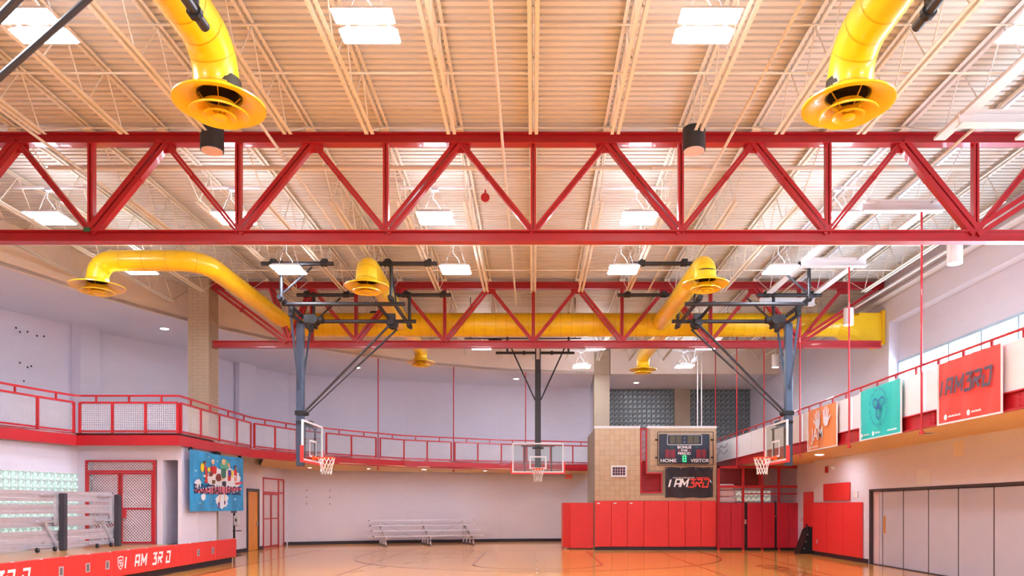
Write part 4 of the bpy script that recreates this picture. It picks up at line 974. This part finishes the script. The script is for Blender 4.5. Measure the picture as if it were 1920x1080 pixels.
for x in (5.3,5.85,6.45,7.07): obj('grommet', B().cyl((x,YF-.075,bz1-.04),(x,YF-.016,bz1-.04),.02,10), chrome, t)
# white conduits to the roof
for x in (6.62,6.78): pipe('roof_conduit', [(x,YF+.4,ZT-.6),(x,YF+.4,8.72)], .022, white_steel, f'thin white conduit rising from the tan wall to the roof, the {"left" if x < 6.7 else "right"} of two')
# ================================================================ basketball hoops
clear_frame = mat('white_board_frame', (238, 240, 246), .4, var=0)
def hoop_parts(t, f, tilt=0):
    """backboard, rim and net; f maps (along the board, out of the board, up) into the room"""
    def fb(b, x0, x1, n0, n1, z0, z1):
        c = [f(x, n, z) for z in (z0, z1) for x, n in ((x0,n0),(x1,n0),(x1,n1),(x0,n1))]
        return b.add(c, [(3,2,1,0),(4,5,6,7),(0,1,5,4),(1,2,6,5),(2,3,7,6),(3,0,4,7)])
    z0, z1, h = 2.93, 3.99, .915
    q = obj('backboard', fb(B(), -h+.04, h-.04, -.006, .006, z0+.04, z1-.04), board_glass, t)
    b = B(); fb(b,-h,h,-.025,.025,z1-.05,z1); fb(b,-h,h,-.025,.025,z0,z0+.05); fb(b,-h,-h+.05,-.025,.025,z0+.05,z1-.05); fb(b,h-.05,h,-.025,.025,z0+.05,z1-.05); obj('board_frame', b, clear_frame, q)
    b = B(); fb(b,-.305,.305,.007,.011,3.47,3.52); fb(b,-.305,.305,.007,.011,3.06,3.11); fb(b,-.305,-.255,.007,.011,3.11,3.47); fb(b,.255,.305,.007,.011,3.11,3.47); obj('target_square', b, clear_frame, q)
    b = B(); fb(b,-h-.05,h+.05,-.04,.04,z0-.05,z0); fb(b,-h-.05,-h,-.04,.04,z0,z0+.38); fb(b,h,h+.05,-.04,.04,z0,z0+.38); obj('edge_padding', b, red_pad, q)
    b = B(); fb(b,-.09,.09,.012,.06,2.98,3.1); fb(b,-.09,.09,.06,.16,3.03,3.06)
    for s in (-1, 1): b.beam(f(s*.08,.06,3.0), f(s*.05,.2,3.04), .02, .02)
    rim = obj('rim_bracket', b, orange_rim, t)
    R = .229; c = .15+R
    obj('rim', B().tube([f(R*cos(a), c+R*sin(a), 3.048) for a in [2*pi*i/28 for i in range(28)]], .0105, 8, closed=True), orange_rim, rim, smooth=True)
    b = B(); N = 12; prof = [(.225,3.04),(.195,2.94),(.16,2.82),(.135,2.70),(.14,2.60)]
    for i in range(N):
        for d in (-1, 1):
            pts = []
            for k, (r, z) in enumerate(prof):
                a = 2*pi*(i+d*k*.5)/N; pts.append(f(r*cos(a), c+r*sin(a), z))
            b.tube(pts, .0075, 4, caps=False)
    obj('net', b, net_m, t)
    b = B(); fb(b,-.6,.6,-.1,-.05,3.86,3.9); fb(b,-.5,-.46,-.1,-.05,2.98,3.9); fb(b,.46,.5,-.1,-.05,2.98,3.9); obj('mounting_arms', b, black_steel, q)
def clamp(b, x, y, z, r=.075, ax='x'):
    d = .035
    p = ((x-d,y,z),(x+d,y,z)) if ax == 'x' else ((x,y-d,z),(x,y+d,z)) if ax == 'y' else ((x,y,z-d),(x,y,z+d))
    return b.cyl(*p, r, 10)
def side_hoop(m, label, pipes, y=20.3):
    """ceiling hung side hoop; m maps the left hoop's x into the room's x"""
    t = thing('basketball_hoop', label, 'basketball hoop', (m(-6.28), y, 2.6), 'ceiling hung side hoops')
    yn, yf, zt, zl = y-1.4, y+1.4, 7.87, 6.98
    r = .055
    for i, (a, c, yy) in enumerate(pipes):
        q = obj('top_pipe', B().cyl((a,yy,zt),(c,yy,zt),r,12), black_steel, t, smooth=True)
        for xx in (a+.32, c-.2): obj('clamp', clamp(clamp(B(), xx, yy, zt, .075), xx-.09, yy, zt, .075).box(xx-.09,xx+.05,yy-.06,yy+.06,zt+.02,zt+.11), black_m, q)
    for x, brace in ((-6.38, .78), (-3.6, -.12)):
        for yy in (yn, yf):
            q = obj('drop_pipe', B().cyl((m(x),yy,zt-.02),(m(x),yy,zl),.045,10), black_steel, t, smooth=True); obj('clamp', clamp(B(), m(x),yy,zt,.08), black_m, q); obj('clamp', clamp(B(), m(x),yy,zl,.08,'y'), black_m, q)
            if brace > 0: obj('brace_pipe', B().cyl((m(x+brace),yy,zt-.08),(m(x+.06),yy,zl+.15),.03,8), black_steel, t)
            elif yy == yn: obj('brace_pipe', B().cyl((m(x+.02),yy+.1,zt-.3),(m(x+.02),yy+.62,zl),.022,8), black_steel, t)
        obj('depth_pipe', B().cyl((m(x),yn-.2,zl),(m(x),yf+.25,zl),.055,10), black_steel, t, smooth=True)
    for yy in (yn+.3, yf-.7): obj('cross_pipe', B().cyl((m(-6.45),yy,zl-.05),(m(-3.3),yy,zl-.05),.055,12), black_steel, t, smooth=True)
    # hinge head, V braces, mast
    ym0, ym1, zh = y-.85, y+.85, 6.72
    obj('hinge_bar', B().cyl((m(-6.3),ym0-.1,zh),(m(-6.3),ym1+.1,zh),.05,10), black_steel, t, smooth=True)
    for yy in (ym0, ym1): obj('v_brace', B().beam((m(-6.32),yy,zh),(m(-6.33),y+(.12 if yy > y else -.12),4.9),.05,.05), mast_m, t); obj('hinge_plate', B().box(min(m(-6.36),m(-6.24)),max(m(-6.36),m(-6.24)),yy-.06,yy+.06,zh-.05,zl), black_m, t)
    obj('mast', B().rbox(m(-6.33)-.095,m(-6.33)+.095,y-.095,y+.095,2.82,zh-.02,.015), mast_m, t)
    obj('mast_plate', B().box(min(m(-6.42),m(-6.0)),max(m(-6.42),m(-6.0)),y-.13,y+.13,3.98,4.04).box(min(m(-6.3),m(-6.02)),max(m(-6.3),m(-6.02)),y-.1,y+.1,3.9,3.98), black_m, t)
    q = obj('folding_brace', B().cyl((m(-3.9),y-.15,6.6),(m(-6.2),y-.1,4.28),.035,8), black_steel, t, smooth=True); q = obj('folding_brace', B().cyl((m(-3.75),y+.25,6.6),(m(-4.9),y+.18,5.5),.03,8).cyl((m(-4.9),y+.18,5.5),(m(-6.2),y+.1,4.25),.018,8), black_steel, t, smooth=True)
    obj('brace_collar', B().cyl((m(-6.2),y-.16,4.26),(m(-6.2),y+.16,4.26),.06,10).box(m(-6.33)-.12,m(-6.33)+.12,y-.12,y+.12,4.2,4.32), black_m, t)
    w = obj('winch', B().cyl((m(-3.85),y-.05,6.72),(m(-3.85),y+.2,6.72),.15,16), black_m, t, smooth=True); obj('winch_motor', B().cyl((m(-3.85),y-.2,6.72),(m(-3.85),y-.05,6.72),.09,14).box(m(-3.85)-.11,m(-3.85)+.11,y-.1,y-.02,6.8,6.95), black_steel, w, smooth=True)
    obj('winch_arm', B().beam((m(-4.05),y-1.1,6.98),(m(-3.86),y,6.75),.06,.06).beam((m(-3.86),y,6.75),(m(-3.7),y+.9,6.95),.05,.05), black_steel, t)
    w = obj('gear_motor', B().cyl((m(-5.95),y-.2,6.78),(m(-5.95),y+.15,6.78),.13,16).cyl((m(-5.7),y-.05,6.78),(m(-6.1),y-.05,6.78),.1,14), black_m, t, smooth=True); obj('gear_box', B().rbox(m(-6.12)-.1,m(-6.12)+.1,y-.15,y+.1,6.68,6.92,.02), black_steel, w)
    s = 1 if m(1) > m(0) else -1
    hoop_parts(t, lambda a, n, z: (m(-6.0+n), y-s*a, z))
    return t
L0 = lambda x: x
R0 = lambda x: .6-x
pl = [(-6.88,-5.06,18.9),(-3.98,-2.43,18.9),(-6.87,-5.2,21.7),(-4.0,-2.39,21.7)]
prr = [(2.46,4.05,18.9),(6.72,8.3,18.9),(2.45,4.03,21.7),(6.5,8.37,21.7)]
hl = side_hoop(L0, 'ceiling hung basketball hoop at left, facing across the court, in front of the curved track', pl)
hr = side_hoop(R0, 'ceiling hung basketball hoop at right, facing across the court, beside the orange banner', prr)
dn = (0, -13.76, 0)
copy_tree(hl, dn, 'near left ceiling hung hoop, only its black pipe frame showing at the top left')
copy_tree(hr, dn, 'near right ceiling hung hoop, only its black pipe end showing over the right duct')
# centre hoop
t = thing('basketball_hoop', 'centre basketball hoop on a long dark mast, facing the camera before the back wall', 'basketball hoop', (.165, 26.9, 2.6))
xc, yc = .165, 26.85
obj('mast', B().rbox(xc-.105,xc+.105,yc-.1,yc+.1,3.05,7.5,.015), black_steel, t); obj('mast_head', B().box(xc-.06,xc+.06,yc-.11,yc+.11,7.0,7.62).cyl((xc,yc-.16,7.5),(xc,yc+.16,7.5),.07,12), alum, t)
obj('cross_pipe', B().cyl((-1.35,yc,7.25),(1.48,yc,7.25),.05,12), black_steel, t, smooth=True)
for s in (-1, 1): obj('v_brace', B().beam((xc+s*.97,yc,7.45),(xc+s*.1,yc,5.55),.055,.055), black_steel, t); obj('drop_pipe', B().cyl((xc+s*1.1,yc,7.25),(xc+s*1.1,yc,8.7),.04,10), black_steel, t); obj('clamp', B().cyl((xc+s*.5-.04,yc,7.25),(xc+s*.5+.04,yc,7.25),.075,10), black_m, t)
obj('mast_plate', B().box(xc-.2,xc+.2,yc-.26,yc-.1,3.78,3.84).box(xc-.12,xc+.12,yc-.24,yc-.1,3.1,3.2), black_m, t)
hoop_parts(t, lambda a, n, z: (xc+a, yc-.25-n, z))
t = thing('curtain_winch', 'small black winch motor on a dark rail under the yellow duct near the middle', 'winch', (-1.3,25.0,7.3))
obj('rail', B().box(-2.3,1.6,24.98,25.02,7.33,7.37), dark_gap, t); obj('motor', B().rbox(-1.5,-1.05,24.85,25.1,7.12,7.3,.02).cyl((-1.28,24.97,7.3),(-1.28,24.97,7.35),.04,8), black_m, t); obj('brake', B().cyl((-1.55,24.97,7.2),(-1.48,24.97,7.2),.07,12), blue_m, t)
for x in (-2.1,1.4): obj('hanger', B().cyl((x,25.0,7.37),(x,25.0,8.72),.015,6), black_steel, t)
# ================================================================ red mesh cage right of the tan wall
YC = 29.45
def rail(b, x0, x1, z0, z1): return b.box(x0, x1, YC-.03, YC+.03, z0, z1)
t = thing('mesh_cage', 'red steel mesh cage front under the right track, padded dark red below', 'cage', (9, YC, 0))
for x in (7.3,8.27,9.02,9.68,10.52): obj('post', rail(B(), x-.05, x+.05, 0, HB), red_rail, t)
for x, z0, z1 in ((8.9,2.5,HB),): obj('post', rail(B(), x-.02, x+.02, z0, z1), red_rail, t)
obj('rail', rail(B(), 7.25, 10.55, 2.46, 2.56), red_rail, t); obj('rail', rail(B(), 7.25, 10.55, HB-.1, HB), red_rail, t); obj('rail', rail(B(), 8.3, 10.55, 2.2, 2.25), red_rail, t)
for a, c in ((7.35,8.22),(8.32,9.63),(9.73,10.47)):
    mesh_panel(Vector((a,YC)), Vector((c,YC)), 1.9, 2.46, wire_red, t, .06, .004); mesh_panel(Vector((a,YC)), Vector((c,YC)), 2.56, HB-.1, wire_red, t, .06, .004)
for i, (a, c) in enumerate(((7.32,7.78),(7.78,8.22),(8.42,9.0),(9.0,9.5),(9.58,10.03),(10.03,10.46))):
    obj('cage_pad', B().rbox(a+.004,c-.004,YC-.1,YC-.035,.1,1.87,.012), crimson_pad, t)
obj('kick_plate', B().box(7.28,10.5,YC-.02,YC+.01,0,.1), black_m, t); obj('door_gap', B().box(8.3,8.42,YC+.0,YC+.02,.1,1.9), black_m, t); obj('door_gap', B().box(9.5,9.58,YC,YC+.02,.1,1.9), black_m, t)
obj('latch_plate', B().box(8.31,8.4,YC-.06,YC,1.03,1.22), chrome, t); obj('latch_plate', B().box(9.52,9.57,YC-.06,YC,1.3,1.38), chrome, t)
for i in range(3): tag(obj('folded_mat', B().rbox(7.4,8.1-.04*i,YC+.25,YC+1.0,1.86+i*.26,2.1+i*.26,.05), white_m), f'white folded mat in the cage, {("bottom","middle","top")[i]} of its stack', 'mat', 'white mats stacked in the cage')
tag(obj('mat_trolley', B().box(7.4,8.2,YC+.25,YC+1.1,0,1.86), black_m), 'dark trolley carrying the white mats, hidden behind the cage pads', 'trolley')
w = struct('window_5', B().box(8.3,10.0,31.5,31.6,1.8,2.6), white_m)
meg = mesh_of('glass_block', B().add([(-.1,0,-.1),(.1,0,-.1),(.1,0,.1),(-.1,0,.1),(-.08,-.03,-.08),(.08,-.03,-.08),(.08,-.03,.08),(-.08,-.03,.08)], [(4,5,6,7),(0,1,5,4),(1,2,6,5),(2,3,7,6),(3,0,4,7)]), gblock_cage)
for i in range(8):
    for k in range(2):
        o = bpy.data.objects.new('glass_block', meg); COL.objects.link(o); o.location = (8.42+i*.21, 31.498, 2.05+k*.24); o.parent = w
struct('wall_cage_back', B().box(7.28,9.6,31.62,31.7,0,HB), mat('brown_block', (120, 70, 62), .8)); struct('wall_cage_side', B().box(10.0,10.6,31.4,31.5,0,HB), wall_white, uv=True)
tag(obj('gathered_net', B().tube([(7.85+.01*sin(i*2.1), 30.2+i*.25, 4.28-.14*abs(sin(i*.8))) for i in range(13)], .012, 6).tube([(7.86, 30.2+i*.25, 4.1-.2*abs(sin(i*.55+.4))) for i in range(13)], .01, 6), black_steel), 'dark netting cord looped along the white parapet right of the scoreboard', 'net')
# ================================================================ right wall: pads, boxes, folding partition
def rpad(y0, y1, z0, z1, lab, x=RX):
    return tag(obj('wall_pad', B().rbox(x-.07, x-.005, y0, y1, z0, z1, .012), red_pad), lab, 'pad')
q = rpad(22.85, 26.85, .14, 1.86, 'large bright red wall pad beside the folding partition')
for y in (24.2, 25.55): obj('seam', B().box(RX-.073, RX-.07, y-.006, y+.006, .15, 1.85), crimson_pad, q)
obj('outlet_cover', B().box(RX-.078, RX-.07, 26.35, 26.45, .42, .56), alum, q)
rpad(23.75, 25.85, 1.92, 2.5, 'small red wall pad mounted above the large one')
rpad(27.3, 28.5, .75, 2.27, 'tall narrow red wall pad in the corner beside the cage', RX+.27)
t = thing('gear_bag', 'black equipment bag leaning in the corner next to the large red pad', 'bag', (10.0,27.4,0))
obj('body', B().prism([(9.68,0),(10.28,0),(10.3,.92),(10.14,.98),(10.0,.88)], (0,27.75,0), (1,0,0), (0,0,1), .6), black_m, t)
for z in (.2,.45,.7): obj('strap', B().box(9.78+z*.24,9.82+z*.24,27.12,27.77,z-.03,z+.03) if z else B(), alum_dark, t)
obj('handle', B().tube([(10.0,27.2,.86),(9.95,27.25,1.02),(10.02,27.4,1.08),(10.14,27.5,.95)],.018,8), black_m, t, smooth=True)
t = thing('fire_alarm', 'small red fire alarm pull with strobe high on the wall above the red pads', 'alarm', (RX,25.4,2.95)); obj('box', B().rbox(RX-.06,RX-.003,25.55,25.72,2.88,3.1,.01), red_rail, t); obj('strobe', B().sphere((RX-.05,25.1,3.03),.07,10), white_m, t, smooth=True); obj('strobe_base', B().box(RX-.03,RX-.003,25.0,25.2,2.95,3.1), white_m, t)
tag(obj('wall_plate', B().rbox(RX-.02,RX-.003,23.2,23.5,2.0,2.2,.006), white_m), 'white blank cover plate on the right wall beside the partition head', 'plate')
tag(obj('light_switch', B().rbox(RX+.27,RX+.295,28.8,29.0,1.15,1.32,.006), cage_back), 'cream switch plate beside the cage at the end of the right wall', 'switch')
# folding partition in the right wall
t = struct('door_4', B().box(RX-.01,RX+.12,22.36,22.45,0,2.24).box(RX-.01,RX+.12,8,22.36,2.17,2.24), frame_dark)
obj('jamb_post', B().box(RX+.08,RX+.14,22.0,22.36,0,2.17), cage_back, t)
py = [21.95,21.72,20.5,19.2,17.85,16.47,15.1,13.75,12.4,11.05,9.7,8.05]
for i, (a, c) in enumerate(zip(py, py[1:])):
    q = obj('partition_panel', B().rbox(RX+.06,RX+.12,c+.012,a-.012,.02,2.16,.01), partition_m, t); obj('panel_edge', B().box(RX+.055,RX+.125,c-.012,c+.012,.02,2.16), frame_dark, q)
    if i == 1: obj('pull_handle', B().box(RX+.03,RX+.06,21.55,21.6,.95,1.45), door_wood, q)
obj('floor_track', B().box(RX,RX+.13,8,22.36,0,.02), frame_dark, t)
struct('wall_behind_partition', B().box(RX+.3,RX+.4,7.8,22.6,0,2.4), black_m)
# ================================================================ banners on the right parapet
def cloth(y0, y1, z0, z1, m, x=7.93):
    n = 22; vs = []
    for i in range(n+1):
        for k in range(9):
            v = k/8; vs.append((x-.018*sin(i*.75+1.2*v)*(1-v*.5)-.006*sin(i*2.1+k), y0+(y1-y0)*i/n, z0+(z1-z0)*v))
    return B().add(vs, [(i*9+k,(i+1)*9+k,(i+1)*9+k+1,i*9+k+1) for i in range(n) for k in range(8)])
RUv, RVv = (0,-1,0), (0,0,1); XP = 7.897
def hems(t, y0, y1, z0, z1):
    obj('hem', B().box(7.9,7.93,y0,y0+.03,z0,z1).box(7.9,7.93,y1-.03,y1,z0,z1).box(7.9,7.93,y0+.03,y1-.03,z0,z0+.03), white_m, t)
def small_print(t, y, z, w, n, dot=True):
    """a line of print too small to read in the photograph: a round mark and a run of short strokes"""
    if dot: poly_print('round_mark', [(.055*cos(2*pi*i/16), .055*sin(2*pi*i/16)) for i in range(16)], (XP,y,z), RUv, RVv, white_flat, t, .004)
    b = B()
    for i in range(n):
        u0 = .09+i*w/n; h = .026+.007*((i*5) % 3)
        b.add([Vector((XP-.005,y-u0,z-.015)),Vector((XP-.005,y-u0-w/n*.72,z-.015)),Vector((XP-.005,y-u0-w/n*.72,z-.015+h)),Vector((XP-.005,y-u0,z-.015+h))], [(0,1,2,3)])
    obj('fine_print', b, white_flat, t)
t = thing('vinyl_banner', 'coral red banner reading I am 3rd, hung on the right track parapet', 'banner', (7.93,13.6,3.3))
obj('sheet', cloth(12.6,14.62,3.3,4.5,mat('coral_vinyl', (240,74,64), .5, var=.04)), MATS['coral_vinyl'], t, smooth=True); hems(t,12.6,14.62,3.3,4.5)
for s, y in (('I',14.47),('A',14.3),('M',14.0),('3',13.69),('R',13.41),('D',13.12)): block_letters('lettering', s, .29, (XP,y,3.85), RUv, RVv, grey_print, t, .22, .21)
small_print(t, 14.3, 3.43, .42, 12); small_print(t, 13.55, 3.43, .3, 9)
t = thing('vinyl_banner', 'teal green banner with a blue triple loop emblem on the right track parapet', 'banner', (7.93,17.1,3.3))
obj('sheet', cloth(16.05,18.1,3.3,4.5,mat('teal_vinyl', (44,196,190), .5, var=.05)), MATS['teal_vinyl'], t, smooth=True); hems(t,16.05,18.1,3.3,4.5)
bluep = mat('emblem_blue', (36,104,168), .6, var=0); b = B(); cy, cz = 17.08, 4.02
for rot in (-pi/2, pi/6, pi-pi/6):
    cr, sr = cos(rot), sin(rot); L2 = [(.13+.165*cos(a), .095*sin(a)*(1+.0*cos(a))) for a in [2*pi*i/28 for i in range(29)]]
    bars(b, [(p*cr-q*sr, p*sr+q*cr) for p, q in L2], .036, lambda p: (XP-.004, cy-p.x, cz+p.y))
obj('loop_emblem', b, bluep, t)
b = B()
for i in range(44):
    if i % 11 in (0,): continue
    a = 2*pi*i/44; r0, r1 = .37, .37+.03+.02*(i % 3); p0 = Vector((r0*cos(a)*1.05, r0*sin(a)*1.05)); p1 = Vector((r1*cos(a)*1.05, r1*sin(a)*1.05)); bars(b, [p0, p1], .022, lambda p: (XP-.004, cy-p.x, cz-.02+p.y))
obj('ring_of_print', b, bluep, t); small_print(t, 17.95, 3.42, .32, 9, True); small_print(t, 17.35, 3.42, .26, 8); small_print(t, 16.75, 3.42, .45, 12, False)
t = thing('vinyl_banner', 'orange banner with two white hands and the word jam on the right parapet', 'banner', (7.93,20.5,3.3))
obj('sheet', cloth(19.45,21.55,3.3,4.47,mat('orange_vinyl', (248,150,82), .5, var=.04)), MATS['orange_vinyl'], t, smooth=True); hems(t,19.45,21.55,3.3,4.47)
def hand(cy, cz, k, flip):
    b = B(); f = lambda p: (XP-.004, cy-p.x*k*flip*1.35, cz+p.y*k)
    pal = [(-.11,-.2),(.05,-.22),(.13,-.1),(.14,.06),(-.12,.06),(-.15,-.05)]
    b.add([f(Vector(p)) for p in pal], [tuple(range(6))])
    for p, q, w in (((-.1,.05),(-.16,.26),.05),((-.03,.06),(-.06,.34),.052),((.045,.06),(.05,.35),.052),((.11,.05),(.15,.29),.048),((-.12,-.06),(-.25,.08),.055)): bars(b, [p, q], w, f)
    return obj('hand_print', b, white_flat, t)
hand(20.73, 4.08, .9, 1); hand(20.16, 4.1, .92, -1)
text_mesh('lettering', 'JAM', .48, (XP,20.77,3.73), RUv, RVv, white_flat, t, lift=.004, bold=.006, fit=.84); small_print(t, 21.3, 3.4, .5, 12)
# ================================================================ small aluminium bleacher at the back
t = thing('bleacher', 'small four row aluminium bleacher against the curved back wall', 'bleacher', (-4.6,33.2,0))
ang = radians(19); cu, su = cos(ang), sin(ang); O = Vector((-4.55,33.0))
def q3(u, d, z): return (O.x+u*cu-d*su, O.y+u*su+d*cu, z)
def qb(b, u0, u1, d0, d1, z0, z1):
    c = [q3(u, d, z) for z in (z0, z1) for u, d in ((u0,d0),(u1,d0),(u1,d1),(u0,d1))]
    return b.add(c, [(3,2,1,0),(4,5,6,7),(0,1,5,4),(1,2,6,5),(2,3,7,6),(3,0,4,7)])
for k in range(4):
    z = .45+.22*k; d = .62*k
    q = obj('seat_plank', qb(B(), -2.45, 2.45, d-.13, d+.13, z-.045, z), alum, t); obj('end_cap', qb(qb(B(), -2.47,-2.45,d-.135,d+.135,z-.05,z+.005), 2.45,2.47,d-.135,d+.135,z-.05,z+.005), alum_dark, q)
    if k: q = obj('foot_plank', qb(B(), -2.45, 2.45, d-.42, d-.18, z-.27, z-.23), alum, t); obj('end_cap', qb(qb(B(), -2.47,-2.45,d-.425,d-.175,z-.275,z-.225), 2.45,2.47,d-.425,d-.175,z-.275,z-.225), alum_dark, q)
for u in (-1.95, 0.0, 1.95):
    obj('runner', qb(B(), u-.04, u+.04, -.2, 2.05, .0, .07), alum_dark, t)
    for k in range(4): obj('leg', qb(B(), u-.03, u+.03, .62*k-.03, .62*k+.03, .07, .4+.22*k), alum, t)
    b = B().beam(q3(u,-.1,.22), q3(u,1.95,.9), .04, .05); obj('sloping_angle', b, alum_dark, t)
for a, c in ((-1.9,-.1),(1.9,.1)): obj('cross_brace', B().beam(q3(a,1.92,1.02), q3(c,1.92,.12), .05, .012), alum_dark, t)
# ================================================================ exit sign and small fixtures under the back track
t = thing('exit_sign', 'orange red exit sign hanging under the back track right of the centre hoop', 'sign', (1.6,33.9,2.9)); orange_sign = mat('orange_sign', (240,96,52), .5, var=0)
obj('box', B().rbox(1.44,1.78,33.86,33.94,2.98,3.2,.01), orange_sign, t); obj('stem', B().cyl((1.61,33.9,3.2),(1.61,33.9,3.362),.015,6), white_m, t); text_mesh('lettering', 'EXIT', .15, (1.61,33.86,3.09), (1,0,0), (0,0,1), red_rail, t, lift=.004)
t = thing('dome_camera', 'small white dome camera under the track behind the left hoop net', 'camera', (-8.6,31.5,3.1)); obj('base', B().cyl((-8.9,31.5,3.2),(-8.9,31.5,3.36),.08,12), white_m, t); obj('dome', B().sphere((-8.9,31.5,3.19),.085,10), black_m, t, smooth=True)
t = thing('smoke_detector', 'red round disc bell under the deck behind the near red truss', 'alarm', (-1.05,15.4,7.9)); obj('disc', B().cyl((-.98,15.2,8.02),(-.98,15.24,8.02),.09,16), red_rail, t); obj('bracket', B().box(-1.0,-.96,15.24,15.3,8.0,8.19), red_rail, t)
